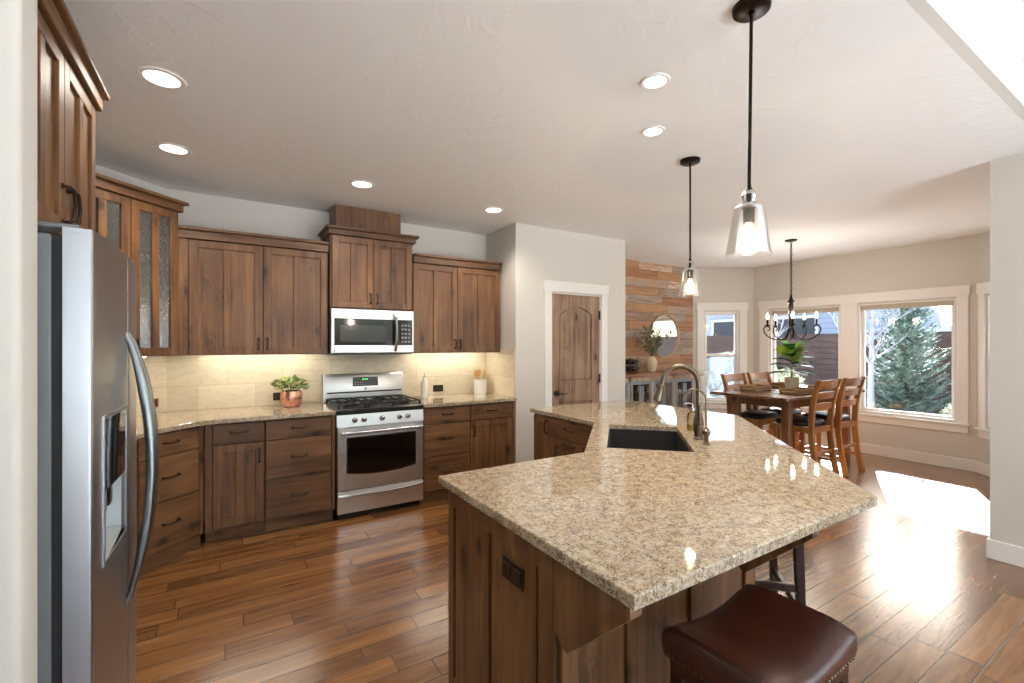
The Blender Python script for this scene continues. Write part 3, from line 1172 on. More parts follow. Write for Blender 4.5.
def wall_cabinet(label, loc, rot, w, d, z0, z1, doors, zt, group=None, glass=False, lead=0.0, tail=0.0, crown=0.035, cr_l=True, cr_r=True, hz=None, hl=0.085):
    """doors: (x0, x1, handle x); z1 door top; zt crown top"""
    c = thing('wall_cabinet', label, 'cabinet', loc, rot, group)
    bm = BM()
    if glass:
        t_ = 0.018
        bx(bm, (-lead, 0.021, z0), (-lead + t_, d, zt - 0.02))
        bx(bm, (w + tail - t_, 0.021, z0), (w + tail, d, zt - 0.02))
        bx(bm, (-lead + t_, d - 0.012, z0), (w + tail - t_, d, zt - 0.02))
        bx(bm, (-lead + t_, 0.021, z0), (w + tail - t_, d - 0.012, z0 + t_))
        bx(bm, (-lead + t_, 0.021, z1 - 0.01), (w + tail - t_, d - 0.012, zt - 0.02))
    else:
        bx(bm, (-lead, 0.030, z0 + 0.045), (w + tail, d, zt - 0.02))
        bx(bm, (-lead, 0.030, z0), (w + tail, 0.048, z0 + 0.045))
        bx(bm, (-lead, 0.048, z0), (-lead + 0.018, d, z0 + 0.045))
        bx(bm, (w + tail - 0.018, 0.048, z0), (w + tail, d, z0 + 0.045))
        if lead > 0.03:
            bx(bm, (-lead, 0.004, z0), (-0.003, 0.030, z1 + 0.003), 0.001)
    obj('carcass', bm, 'alder_z', c)
    if glass:
        for z in (z0 + 0.36, z0 + 0.70):
            bm = BM()
            bx(bm, (0.0, 0.05, z), (w, d - 0.014, z + 0.018))
            obj('shelf', bm, 'buffet_wood', c, 'pale inner shelf behind seeded glass')
    for (a, b, hx) in doors:
        shaker(c, a, b, z0 + 0.004, z1, hx, (z0 + 0.09) if hz is None else hz, glass, hl=hl)
    bm = BM()
    pr = crown
    bx(bm, (-lead - (pr * 0.45 if cr_l else 0), -0.012 - pr * 0.2, z1 + 0.004), (w + tail + (pr * 0.45 if cr_r else 0), d, zt - 0.022), 0.003)
    bx(bm, (-lead - (pr if cr_l else 0), -pr - 0.008, zt - 0.022), (w + tail + (pr if cr_r else 0), d, zt), 0.004)
    obj('crown_moulding', bm, 'alder_x', c)
    return c


UY = 4.243
WG = 'stained wall cabinets above the worktop'
wall_cabinet('wide two-door wall cabinet above the copper pot, beside the microwave', (-0.256, UY, 0), 0, 0.995, 0.348, 1.375, 2.262, [(0.0, 0.496, 0.468), (0.502, 0.995, 0.530)], 2.352, WG, lead=0.075, tail=0.004, cr_l=False, cr_r=False)
wall_cabinet('two-door wall cabinet above the utensil crock, next to the pantry wall', (1.517, UY, 0), 0, 0.975, 0.348, 1.375, 2.250, [(0.0, 0.468, 0.442), (0.472, 0.972, 0.499)], 2.338, WG, tail=0.004, cr_l=False, cr_r=False)
wall_cabinet('short raised wall cabinet directly above the microwave', (0.770, 4.205, 0), 0, 0.722, 0.386, 1.786, 2.420, [(0.0, 0.359, 0.330), (0.363, 0.722, 0.392)], 2.492, WG, lead=0.012, tail=0.012, crown=0.045)
# boxed vent chase above it
bm = BM()
bx(bm, (0.815, 4.285, 2.4925), (1.408, 4.5925, ZC - 0.0005), 0.003)
tag(obj('vent_chase', bm, 'alder_z'), 'plain wooden box boxing in the vent above the microwave cabinet', 'vent cover')
# angled corner with seeded glass doors
g0 = (-0.308 - 0.70 * q, 4.194 - 0.70 * q, 0)
wall_cabinet('angled corner wall cabinet with two seeded glass doors', g0, PI / 4, 0.70, 0.372, 1.375, 2.440, [(0.010, 0.352, None), (0.356, 0.692, 0.378)], 2.520, None, True, crown=0.04, hz=1.45)
# over the fridge
wall_cabinet('two-door wall cabinet mounted high over the fridge', (-0.470, 1.668, 0), PI / 2, 0.885, 0.65, 1.815, 2.44, [(0.02, 0.442, 0.414), (0.446, 0.868, 0.474)], 2.525, None, crown=0.030, cr_l=False, hz=1.925, hl=0.12)
# on the fridge wall beyond it
wall_cabinet('two-door wall cabinet tucked between the fridge and the glass-door corner', (-0.765, 2.66, 0), PI / 2, 0.98, 0.355, 1.375, 2.262, [(0.003, 0.488, 0.462), (0.492, 0.977, 0.518)], 2.352, None, cr_l=False, cr_r=False)

# LED strips under the wall cabinets
def led(label, loc, rot, L):
    s_ = thing('led_strip', label, 'light', loc, rot)
    bm = BM()
    bx(bm, (0, 0, -0.006), (L, 0.03, -0.0005))
    obj('channel', bm, 'steel_bar', s_)
    bm = BM()
    bx(bm, (0.01, 0.006, -0.010), (L - 0.01, 0.024, -0.0062))
    obj('diffuser', bm, 'led_glow', s_)


led('LED light strip under the wide wall cabinet above the copper pot', (-0.20, 4.40, 1.4195), 0, 0.88)
led('LED light strip under the wall cabinet above the utensil crock', (1.56, 4.40, 1.4195), 0, 0.86)
led('LED light strip under the angled glass-door corner cabinet', (g0[0] + 0.08 * q - 0.2 * q, g0[1] + 0.08 * q + 0.2 * q, 1.375), PI / 4, 0.54)


# ------------------------------------------------------------------ range
rg = thing('gas_range', 'stainless gas range with oven between the two back worktops', 'range', (0.757, 3.93, 0))
W = 0.746
bm = BM()
bx(bm, (0.004, 0.03, 0.05), (W - 0.004, 0.655, 0.895))
bx(bm, (0.02, 0.06, 0.001), (W - 0.02, 0.6, 0.05))
obj('body', bm, 'black', rg)
bm = BM()
bx(bm, (0, -0.005, 0.875), (W, 0.60, 0.918), 0.006)
ck = obj('cooktop', bm, 'black', rg)
for kx in (0.13, 0.373, 0.616):
    for ky in ((0.16, 0.44) if kx != 0.373 else (0.30,)):
        bm = BM()
        lathe(bm, [(0, 0), (0.05, 0), (0.045, 0.012), (0.03, 0.014), (0.028, 0.022), (0, 0.022)], 16, (kx, ky, 0.918))
        obj('burner', bm, 'cast_iron', ck)
for k in range(3):
    bm = BM()
    a, b = 0.012 + k * 0.243, 0.012 + k * 0.243 + 0.236
    z0, z1 = 0.945, 0.958
    for (p, r2) in (((a, 0.04), (b, 0.054)), ((a, 0.55), (b, 0.564)), ((a, 0.29), (b, 0.304))):
        bx(bm, (p[0], p[1], z0), (r2[0], r2[1], z1), 0.002)
    for xx in (a, a + 0.072, a + 0.150, b - 0.014):
        bx(bm, (xx, 0.054, z0), (xx + 0.014, 0.55, z1), 0.002)
    for xx in (a, b - 0.016):
        for yy in (0.04, 0.548):
            bx(bm, (xx, yy, 0.918), (xx + 0.016, yy + 0.016, z0))
    obj('grate', bm, 'cast_iron', rg)
bm = BM()
prism(bm, [(0.0, 0.772), (0.045, 0.772), (0.045, 0.874), (0.012, 0.874)], 0, W, 0, 'x')
cp = obj('control_panel', bm, 'steel', rg)
for kx in (0.143, 0.221, 0.373, 0.525, 0.600):
    bm = BM()
    lathe(bm, [(0, 0), (0.024, 0), (0.024, 0.006), (0.019, 0.009), (0.017, 0.030), (0.013, 0.034), (0, 0.034)], 20, (0, 0, 0), Matrix.Translation((kx, 0.007, 0.826)) @ Matrix.Rotation(PI / 2, 4, 'X'))
    obj('knob', bm, 'steel_bar', cp)
# oven door with arched window
bm = BM()
bx(bm, (0.002, 0.0, 0.246), (W - 0.002, 0.04, 0.768), 0.006)
od = obj('oven_door', bm, 'steel', rg)
bm = BM()
wp = []
n = 14
for k in range(n + 1):
    u = k / n
    wp.append((0.072 + (W - 0.144) * u, 0.388 - 0.030 * (1 - (2 * u - 1) ** 2)))
wp += [(W - 0.072, 0.690), (0.072, 0.690)]
prism(bm, wp, -0.0035, -0.0001, 0, 'y')
obj('window_trim', bm, 'steel_bar', od)
bm = BM()
wp2 = [(0.080 + (p[0] - 0.072) * (W - 0.16) / (W - 0.144), p[1] + (0.008 if p[1] < 0.5 else -0.008)) for p in wp]
prism(bm, wp2, -0.006, -0.0036, 0, 'y')
obj('window_glass', bm, 'oven_glass', od)
bm = BM()
hb = [(0.03 + (W - 0.06) * k / 12, -0.045 - 0.012 * math.sin(PI * k / 12), 0.728 + 0.004 * math.sin(PI * k / 12)) for k in range(13)]
tube(bm, hb, 0.014, 12)
for xx in (0.05, W - 0.05):
    tube(bm, [(xx, 0.0, 0.728), (xx, -0.048, 0.728)], 0.011, 10)
obj('door_handle', bm, 'steel_bar', od)
bm = BM()
bx(bm, (0.002, 0.0, 0.055), (W - 0.002, 0.04, 0.238), 0.006)
dw = obj('storage_drawer', bm, 'steel', rg)
bm = BM()
L_ = [(0.012 + (W - 0.024) * k / 14, -0.004 - 0.026 * math.sin(PI * k / 14) ** 0.6, 0.208 - 0.006 * math.sin(PI * k / 14)) for k in range(15)]
tube(bm, L_, 0.013, 10)
obj('drawer_handle', bm, 'steel_bar', dw)
# back guard
bm = BM()
prism(bm, [(0.575, 0.9185), (0.65, 0.9185), (0.65, 1.178), (0.600, 1.178), (0.590, 1.165), (0.570, 1.02)], -0.012, W + 0.006 - 0.004, 0.004, 'x')
bgd = obj('back_guard', bm, 'steel', rg)
bm = BM()
bx(bm, (0.02, 0.566, 0.998), (W - 0.02, 0.574, 1.012))
obj('vent_slot', bm, 'black', bgd)
bm = BM()
tilt = Matrix.Translation((0, 0.5795, 1.10)) @ Matrix.Rotation(-0.13, 4, 'X')
bx(bm, (0.255, -0.004, -0.042), (0.495, 0.004, 0.046), 0.002, tilt)
dsp = obj('display_panel', bm, 'black', bgd)
bm = BM()
for k, xx in enumerate((0.345, 0.358, 0.375, 0.388)):
    bx(bm, (xx, -0.0055, 0.018), (xx + 0.008, -0.0045, 0.030), 0, tilt)
obj('clock_digits', bm, 'display_green', dsp)
bm = BM()
for r3 in range(2):
    for k in range(9):
        bx(bm, (0.272 + k * 0.024, -0.0052, -0.028 + r3 * 0.02), (0.284 + k * 0.024, -0.0045, -0.022 + r3 * 0.02), 0, tilt)
obj('touch_keys', bm, 'grey_metal', dsp)
bm = BM()
lathe(bm, [(0, 0), (0.012, 0), (0.010, 0.003), (0, 0.003)], 16, (0, 0, 0), Matrix.Translation((0.373, 0.572, 1.034)) @ Matrix.Rotation(PI / 2, 4, 'X'))
obj('maker_badge', bm, 'grey_metal', bgd)

# ------------------------------------------------------------------ microwave
mw = thing('microwave', 'stainless over-the-range microwave with dark window', 'microwave', (0.757, 4.185, 1.372))
bm = BM()
bx(bm, (0.003, 0.03, 0.004), (W - 0.003, 0.405, 0.402))
obj('body', bm, 'grey_metal', mw)
bm = BM()
bx(bm, (0, 0, 0.012), (W, 0.032, 0.405), 0.005)
md = obj('face_plate', bm, 'steel', mw)
bm = BM()
bx(bm, (0.026, -0.003, 0.080), (0.730, -0.0002, 0.318), 0.0015)
obj('dark_glass', bm, 'oven_glass', md)
bm = BM()
bx(bm, (0.075, -0.0045, 0.112), (0.475, -0.0031, 0.262))
obj('door_window', bm, 'micro_glass', md)
bm = BM()
hb = [(0.565, -0.005 - 0.042 * math.sin(PI * k / 12) ** 0.5, 0.03 + 0.350 * k / 12) for k in range(13)]
tube(bm, hb, 0.0145, 10)
obj('door_handle', bm, 'steel_bar', md)
bm = BM()
for r3 in range(5):
    for k in range(3):
        bx(bm, (0.622 + k * 0.032, -0.0042, 0.102 + r3 * 0.038), (0.644 + k * 0.032, -0.0031, 0.122 + r3 * 0.038))
obj('keypad', bm, 'grey_metal', md)
bm = BM()
prism(bm, [(0.018, 0.026), (0.038, 0.026), (0.028, 0.050)], -0.002, -0.0002, 0, 'y')
obj('maker_badge', bm, 'black', md)
bm = BM()
bx(bm, (0.01, 0.02, -0.004), (W - 0.01, 0.39, 0.0038), 0.002)
obj('vent_underside', bm, 'black', mw)

# ------------------------------------------------------------------ fridge
fr_a = math.atan2(0.027, 0.91)
fg = thing('refrigerator', 'stainless side-by-side refrigerator with curved doors and ice dispenser', 'refrigerator', (-0.319, 1.69, 0), PI / 2 + fr_a)
FW, FH = 0.91, 1.775
bulge = lambda x: -0.024 * 4 * (x / FW) * (1 - x / FW)
bm = BM()
bx(bm, (0.004, 0.085, 0.03), (FW - 0.004, 0.74, 1.755), 0.004)
bx(bm, (0.02, 0.12, 0.002), (FW - 0.02, 0.70, 0.03))
obj('cabinet_body', bm, 'grey_metal', fg)
bm = BM()
bx(bm, (0.010, 0.0625, 0.09), (FW - 0.010, 0.085, 1.75))
obj('door_gasket', bm, 'rubber', fg)
bm = BM()
bx(bm, (0.01, 0.05, 0.004), (FW - 0.01, 0.12, 0.075), 0.003)
obj('toe_grille', bm, 'grey_metal', fg)


def fridge_door(x0, x1, name):
    bm = BM()
    r = 0.012
    pts = []
    n = 10
    for k in range(n + 1):
        x = x0 + (x1 - x0) * k / n
        y = bulge(x)
        e = min(x - x0, x1 - x)
        if e < r:
            y += r - math.sqrt(max(0, r * r - (r - e) ** 2))
        pts.append((x, y))
    # finer corners
    left = [(x0 + r * (1 - math.cos(a)), bulge(x0 + r) + r * (1 - math.sin(a))) for a in (0, PI / 6, PI / 3, PI / 2)]
    right = [(x1 - r * (1 - math.cos(a)), bulge(x1 - r) + r * (1 - math.sin(a))) for a in (PI / 2, PI / 3, PI / 6, 0)]
    mid = [p for p in pts if x0 + r < p[0] < x1 - r]
    out = left + mid + right + [(x1, 0.0615), (x0, 0.0615)]
    prism(bm, out, 0.085, FH)
    return obj(name, bm, 'steel_z', fg, None, 25)


FX = 0.452
fd = fridge_door(0.0, FX - 0.003, 'freezer_door')
rd = fridge_door(FX + 0.003, FW, 'fresh_food_door')
# recess cut into the freezer door for the dispenser
DX0, DX1, DZ0, DZ1 = 0.085, 0.395, 0.80, 1.245
bm = BM()
bx(bm, (DX0 + 0.012, -0.06, DZ0 + 0.012), (DX1 - 0.012, 0.055, 1.03))
cut = obj('cutter', bm, 'black')
cut.parent = fg
bo = fd.modifiers.new('cut', 'BOOLEAN')
bo.object = cut
bo.operation = 'DIFFERENCE'
bo.solver = 'EXACT'
bpy.context.view_layer.update()
dg = bpy.context.evaluated_depsgraph_get()
nm = bpy.data.meshes.new_from_object(fd.evaluated_get(dg))
fd.modifiers.clear()
fd.data = nm
nm.polygons.foreach_set('use_smooth', [True] * len(nm.polygons))
nm.set_sharp_from_angle(angle=R(25))
nm.materials.clear()
nm.materials.append(M['steel_z'])
bpy.data.objects.remove(cut)
yb = bulge(0.24)


def curved_strip(bm, xa, xb, za, zb, f, b_, n=8):
    """a strip hugging the curved door face: f in front of it, b_ behind"""
    xs = [xa + (xb - xa) * k / n for k in range(n + 1)]
    prism(bm, [(x, bulge(x) - f) for x in xs] + [(x, bulge(x) + b_) for x in xs[::-1]], za, zb)


bm = BM()
curved_strip(bm, DX0, DX0 + 0.012, DZ0, DZ1, 0.004, 0.02, 2)
curved_strip(bm, DX1 - 0.012, DX1, DZ0, DZ1, 0.004, 0.02, 2)
curved_strip(bm, DX0 + 0.012, DX1 - 0.012, DZ0, DZ0 + 0.012, 0.004, 0.02)
curved_strip(bm, DX0 + 0.012, DX1 - 0.012, DZ1 - 0.012, DZ1, 0.004, 0.02)
obj('dispenser_bezel', bm, 'steel_z', fd)
bm = BM()
curved_strip(bm, DX0 + 0.012, DX1 - 0.012, 1.02, DZ1 - 0.012, 0.0025, 0.02)
obj('dispenser_panel', bm, 'oven_glass', fd)
bm = BM()
bx(bm, (DX0 + 0.0125, 0.049, DZ0 + 0.0125), (DX1 - 0.0125, 0.0545, 1.0295))
bx(bm, (DX0 + 0.0125, yb + 0.005, DZ0 + 0.0125), (DX1 - 0.0125, 0.049, DZ0 + 0.03))
bx(bm, (DX0 + 0.0125, yb + 0.005, DZ0 + 0.03), (DX0 + 0.017, 0.049, 1.02))
bx(bm, (DX1 - 0.017, yb + 0.005, DZ0 + 0.03), (DX1 - 0.0125, 0.049, 1.02))
obj('dispenser_niche', bm, 'light_plastic', fd)
bm = BM()
for xx in (0.19, 0.29):
    bx(bm, (xx - 0.022, 0.0, 0.93), (xx + 0.022, 0.012, 1.018), 0.004)
obj('dispenser_paddle', bm, 'black', fd)
for nm_, xx, par in (('freezer_handle', FX - 0.038, fd), ('fridge_handle', FX + 0.042, rd)):
    bm = BM()
    y0 = bulge(xx)
    pts = []
    n = 22
    for k in range(n + 1):
        u = k / n
        pts.append((xx, y0 + 0.004 - 0.074 * math.sin(PI * u) ** 0.75, 0.53 + 0.97 * u))
    # flat bar section swept as a tube then squashed
    tube(bm, pts, [0.008 + 0.009 * min(1, 5 * min(k, n - k) / n) for k in range(n + 1)], 12)
    obj(nm_, bm, 'steel_dark', par)
for xx in (0.06, FW - 0.06):
    bm = BM()
    bx(bm, (xx - 0.04, 0.03, FH), (xx + 0.04, 0.16, FH + 0.014), 0.004)
    obj('hinge_cover', bm, 'grey_metal', fg)

# ------------------------------------------------------------------ island
isl = thing('kitchen_island', 'dark-stained angled kitchen island base under the large granite top', 'island', (0, 0, 0))
bm = BM()
body = [(0.79, 1.02), (1.735, 1.02), (2.93, 2.215), (2.93, 3.19), (2.215, 3.19), (2.215, 2.435), (1.515, 1.735), (0.79, 1.735)]
sinkc = Vector((2.10, 1.872))
# carcass walls (open under the sink): outer skin of panels 18 mm thick
m_ = len(body)
for i in range(m_):
    P, Q = body[i], body[(i + 1) % m_]
    L, ang = frame_of(P, Q)
    bx(bm, (0.0, 0.0, 0.10 if i in (4, 5, 6) else 0.001), (L, 0.018, 0.884), 0, Matrix.Translation((P[0], P[1], 0)) @ Matrix.Rotation(ang, 4, 'Z'))
prism(bm, body, 0.10, 0.118)
obj('carcass', bm, 'alder_z', isl)
# end panel facing the fridge: framed with three recessed boards
bm = BM()
XP = 0.79
yA, yB = 1.738, 1.022
sw = 0.062
cols = [yA, yA - sw, 0, 0, 0, 0]
bx(bm, (XP - 0.018, yA - 0.045, 0.0), (XP, yA, 0.884), 0.002)
bx(bm, (XP - 0.018, yB, 0.0), (XP, yB + 0.075, 0.884), 0.002)
bx(bm, (XP - 0.018, yB + 0.075, 0.80), (XP, yA - 0.045, 0.884), 0.002)
bx(bm, (XP - 0.018, yB + 0.075, 0.0), (XP, yA - 0.045, 0.11), 0.002)
bx(bm, (XP - 0.013, 1.405, 0.11), (XP, yA - 0.060, 0.80), 0.002)
bx(bm, (XP - 0.013, yB + 0.090, 0.11), (XP, 1.385, 0.80), 0.002)
obj('end_panel', bm, 'alder_side', isl)
# boards and stiles of the knee wall
bm = BM()
for s0, s1 in ((0.0, 0.06), (0.255, 0.315), (0.56, 0.62), (0.885, 0.945)):
    bx(bm, (0.79 + s0, 1.004, 0.0), (0.79 + s1, 1.02, 0.884), 0.002)
bx(bm, (0.85, 1.006, 0.0), (1.675, 1.02, 0.10), 0.002)
obj('knee_panel', bm, 'alder_z', isl)
bm = BM()
L, ang = frame_of(body[1], body[2])
Md = Matrix.Translation((body[1][0], body[1][1], 0)) @ Matrix.Rotation(ang, 4, 'Z')
for s0 in (0.0, 0.41, 0.82, 1.23, 1.628):
    bx(bm, (s0, -0.016, 0.0), (s0 + 0.06, 0.0, 0.884), 0.002, Md)
bx(bm, (0.06, -0.014, 0.0), (1.628, 0.0, 0.10), 0.002, Md)
obj('knee_panel', bm, 'alder_z', isl)
# corbels under the overhang
def corbel(Mx):
    bm = BM()
    # outline in (reach, z): reach 0 at the wall
    prism(bm, [(0.0, 0.884), (0.0, 0.655), (0.055, 0.622), (0.285, 0.832), (0.285, 0.884)], -0.02, 0.02, 0.002, 'x', Mx)
    obj('corbel', bm, 'alder_z', isl)


for X in (0.792, 1.62):
    corbel(Matrix.Translation((X, 1.02, 0)) @ Matrix.Rotation(PI, 4, 'Z'))
for s_ in (0.10, 1.03, 1.63):
    corbel(Md @ Matrix.Translation((s_, 0, 0)) @ Matrix.Rotation(PI, 4, 'Z'))
# duplex outlet on the end panel
bm = BM()
bx(bm, (XP - 0.019, 1.175, 0.690), (XP - 0.0141, 1.300, 0.765), 0.002)
op = obj('outlet_plate', bm, 'bronze', isl)
for yy in (1.207, 1.268):
    bm = BM()
    bx(bm, (XP - 0.0225, yy - 0.022, 0.708), (XP - 0.0191, yy + 0.022, 0.748), 0.002)
    obj('outlet_socket', bm, 'outlet_dark', op)


def sub_front(P, ang, fn):
    """drawer and door fronts on an island side; P a corner, local x along the face"""
    hold = bpy.data.objects.new('tmp', None)
    COL.objects.link(hold)
    hold.location = (P[0], P[1], 0)
    hold.rotation_euler = (0, 0, ang)
    fn(hold)
    bpy.context.view_layer.update()
    for ch in list(hold.children):
        ch.parent = isl
        ch.location = hold.location
        ch.rotation_euler = hold.rotation_euler
    bpy.data.objects.remove(hold)


def end_fronts(hd):
    # faces the fridge; local x runs towards the viewer
    shaker(hd, 0.012, 0.235, 0.112, 0.872, 0.208, 0.79, mid=False, st=0.05)
    drawer(hd, 0.241, 0.742, 0.724, 0.872)
    for z0, z1 in ((0.424, 0.718), (0.112, 0.418)):
        pull(shaker(hd, 0.241, 0.742, z0, z1, None, None, mid=False), 0.4915, z1 - 0.03, False, 0.105)


sub_front((2.215 - 0.0205, 3.19), -PI / 2, end_fronts)

def diag_fronts(hd):
    shaker(hd, 0.02, 0.50, 0.112, 0.872, 0.465, 0.78)
    shaker(hd, 0.506, 0.99, 0.112, 0.872, 0.54, 0.78)


sub_front((2.215 - 0.0205 * q, 2.435 + 0.0205 * q), -PI * 3 / 4, diag_fronts)


def front_fronts(hd):
    for z in G3:
        drawer(hd, 0.05, 0.66, *z)


sub_front((1.515, 1.7555), PI, front_fronts)

sq = [(2.209, 2.286), (2.511, 1.979), (1.994, 1.462), (1.690, 1.768)]
top_pts = [(0.738, 0.690), (1.957, 0.690), (3.32, 2.053), (3.32, 3.222), (2.183, 3.222), (2.183, 2.415), (1.520, 1.757), (0.735, 1.757)]
slab('island_worktop', top_pts, CT0, CT1, 'granite', 'large angled speckled granite island top with sink cut-out', 'worktop', hole=sq, bev=0.005)

# sink ------------------------------------------------------------------
bm = BM()
cs = Vector(((sq[0][0] + sq[2][0]) / 2, (sq[0][1] + sq[2][1]) / 2))
sqo = [tuple(cs + (Vector(p) - cs) * 1.06) for p in sq]
sqi = [tuple(cs + (Vector(p) - cs) * 0.95) for p in sq]
lvl = [(sqo, 0.884), (sqo, 0.66), (sqi, 0.665), ]
ou = [[bm.verts.new((p[0], p[1], z)) for p in sqo] for z in (0.8845, 0.655)]
inn = [[bm.verts.new((p[0], p[1], z)) for p in (sq if z > 0.8 else sqi)] for z in (0.8845, 0.672)]
for k in range(4):
    k2 = (k + 1) % 4
    bm.faces.new((ou[1][k], ou[1][k2], ou[0][k2], ou[0][k]))
    bm.faces.new((inn[0][k], inn[0][k2], inn[1][k2], inn[1][k]))
    bm.faces.new((ou[0][k], ou[0][k2], inn[0][k2], inn[0][k]))
bm.faces.new(ou[1])
bm.faces.new(inn[1])
bmesh.ops.recalc_face_normals(bm, faces=bm.faces)
snk = tag(obj('sink', bm, 'sink_black', None, None, 20), 'black undermount sink let into the island granite', 'sink')
bm = BM()
lathe(bm, [(0, 0.0), (0.045, 0.0), (0.045, 0.004), (0.030, 0.003), (0, 0.002)], 20, (cs.x, cs.y, 0.6725))
obj('drain', bm, 'brushed_nickel', snk)

# faucet ------------------------------------------------------------------
fx, fy = 2.290, 1.655
dv = Vector((-q, q, 0))
fc = thing('kitchen_faucet', 'tall brushed pull-down gooseneck faucet behind the island sink', 'faucet', (fx, fy, CT1))
bm = BM()
lathe(bm, [(0, 0), (0.030, 0), (0.030, 0.008), (0.023, 0.014), (0.026, 0.05), (0.030, 0.085), (0.026, 0.12), (0.019, 0.14), (0.021, 0.146), (0.018, 0.155), (0.0155, 0.17), (0, 0.17)], 20)
obj('body', bm, 'brushed_nickel', fc)
bm = BM()
zt = 0.318
Rr = 0.098
pts = [Vector((0, 0, 0.165)), Vector((0, 0, 0.24)), Vector((0, 0, zt))]
for k in range(1, 13):
    a = PI * k / 13
    pts.append(dv * (Rr - Rr * math.cos(a)) + Vector((0, 0, zt + Rr * math.sin(a))))
end = dv * (2 * Rr + 0.004) + Vector((0, 0, zt - 0.01))
pts.append(end)
tube(bm, pts, 0.0155, 14)
obj('spout', bm, 'brushed_nickel', fc)
bm = BM()
hd_dir = (Vector((0, 0, -1)) + dv * 0.28).normalized()
tube(bm, [end, end + hd_dir * 0.008, end + hd_dir * 0.010, end + hd_dir * 0.05, end + hd_dir * 0.095, end + hd_dir * 0.100], [0.0165, 0.019, 0.018, 0.021, 0.026, 0.023], 16)
obj('spray_head', bm, 'brushed_nickel', fc)
bm = BM()
sd = Vector((q, q, 0)) * -1
tube(bm, [(0, 0, 0.095), sd * 0.035 + Vector((0, 0, 0.095)), sd * 0.040 + Vector((0, 0, 0.10)), sd * 0.046 + Vector((0, 0, 0.20))], [0.013, 0.013, 0.011, 0.007], 10)
obj('lever', bm, 'brushed_nickel', fc)
# small filtered-water tap
tx, ty = 2.205, 1.545
ft = thing('filter_tap', 'slim small gooseneck water tap beside the tall faucet', 'faucet', (tx, ty, CT1))
bm = BM()
lathe(bm, [(0, 0), (0.020, 0), (0.020, 0.006), (0.011, 0.012), (0.013, 0.045), (0.021, 0.055), (0.021, 0.072), (0.012, 0.082), (0.007, 0.09), (0, 0.09)], 18)
obj('body', bm, 'brushed_nickel', ft)
bm = BM()
Rr2 = 0.062
pts = [Vector((0, 0, 0.085)), Vector((0, 0, 0.16)), Vector((0, 0, 0.235))]
for k in range(1, 11):
    a = PI * 0.92 * k / 10
    pts.append(dv * (Rr2 - Rr2 * math.cos(a)) + Vector((0, 0, 0.235 + Rr2 * math.sin(a))))
tube(bm, pts, [0.0055] * 3 + [0.0048] * 10, 10)
obj('spout', bm, 'brushed_nickel', ft)
bm = BM()
tube(bm, [(0, 0, 0.064), sd * 0.028 + Vector((0, 0, 0.066)), sd * 0.05 + Vector((0, 0, 0.07))], [0.006, 0.006, 0.005], 8)
obj('lever', bm, 'brushed_nickel', ft)
# soap bottle
sb = thing('soap_bottle', 'clear glass soap bottle with pump beside the island faucet', 'bottle', (2.50, 1.85, CT1))
bm = BM()
lathe(bm, [(0.030, 0.0), (0.034, 0.004), (0.034, 0.09), (0.028, 0.105), (0.013, 0.115), (0.013, 0.125)], 20)
obj('glass_body', bm, 'bottle_glass', sb)
bm = BM()
lathe(bm, [(0, 0.002), (0.032, 0.003), (0.032, 0.035), (0, 0.035)], 20)
obj('liquid_soap', bm, 'soap', sb, 'amber soap in the bottom')
bm = BM()
lathe(bm, [(0, 0.125), (0.015, 0.125), (0.015, 0.138), (0.005, 0.142), (0.005, 0.165), (0, 0.165)], 14)
tube(bm, [(0, 0, 0.165), (-0.02, 0.02, 0.168), (-0.035, 0.035, 0.160)], 0.005, 8)
obj('pump', bm, 'steel_bar', sb)


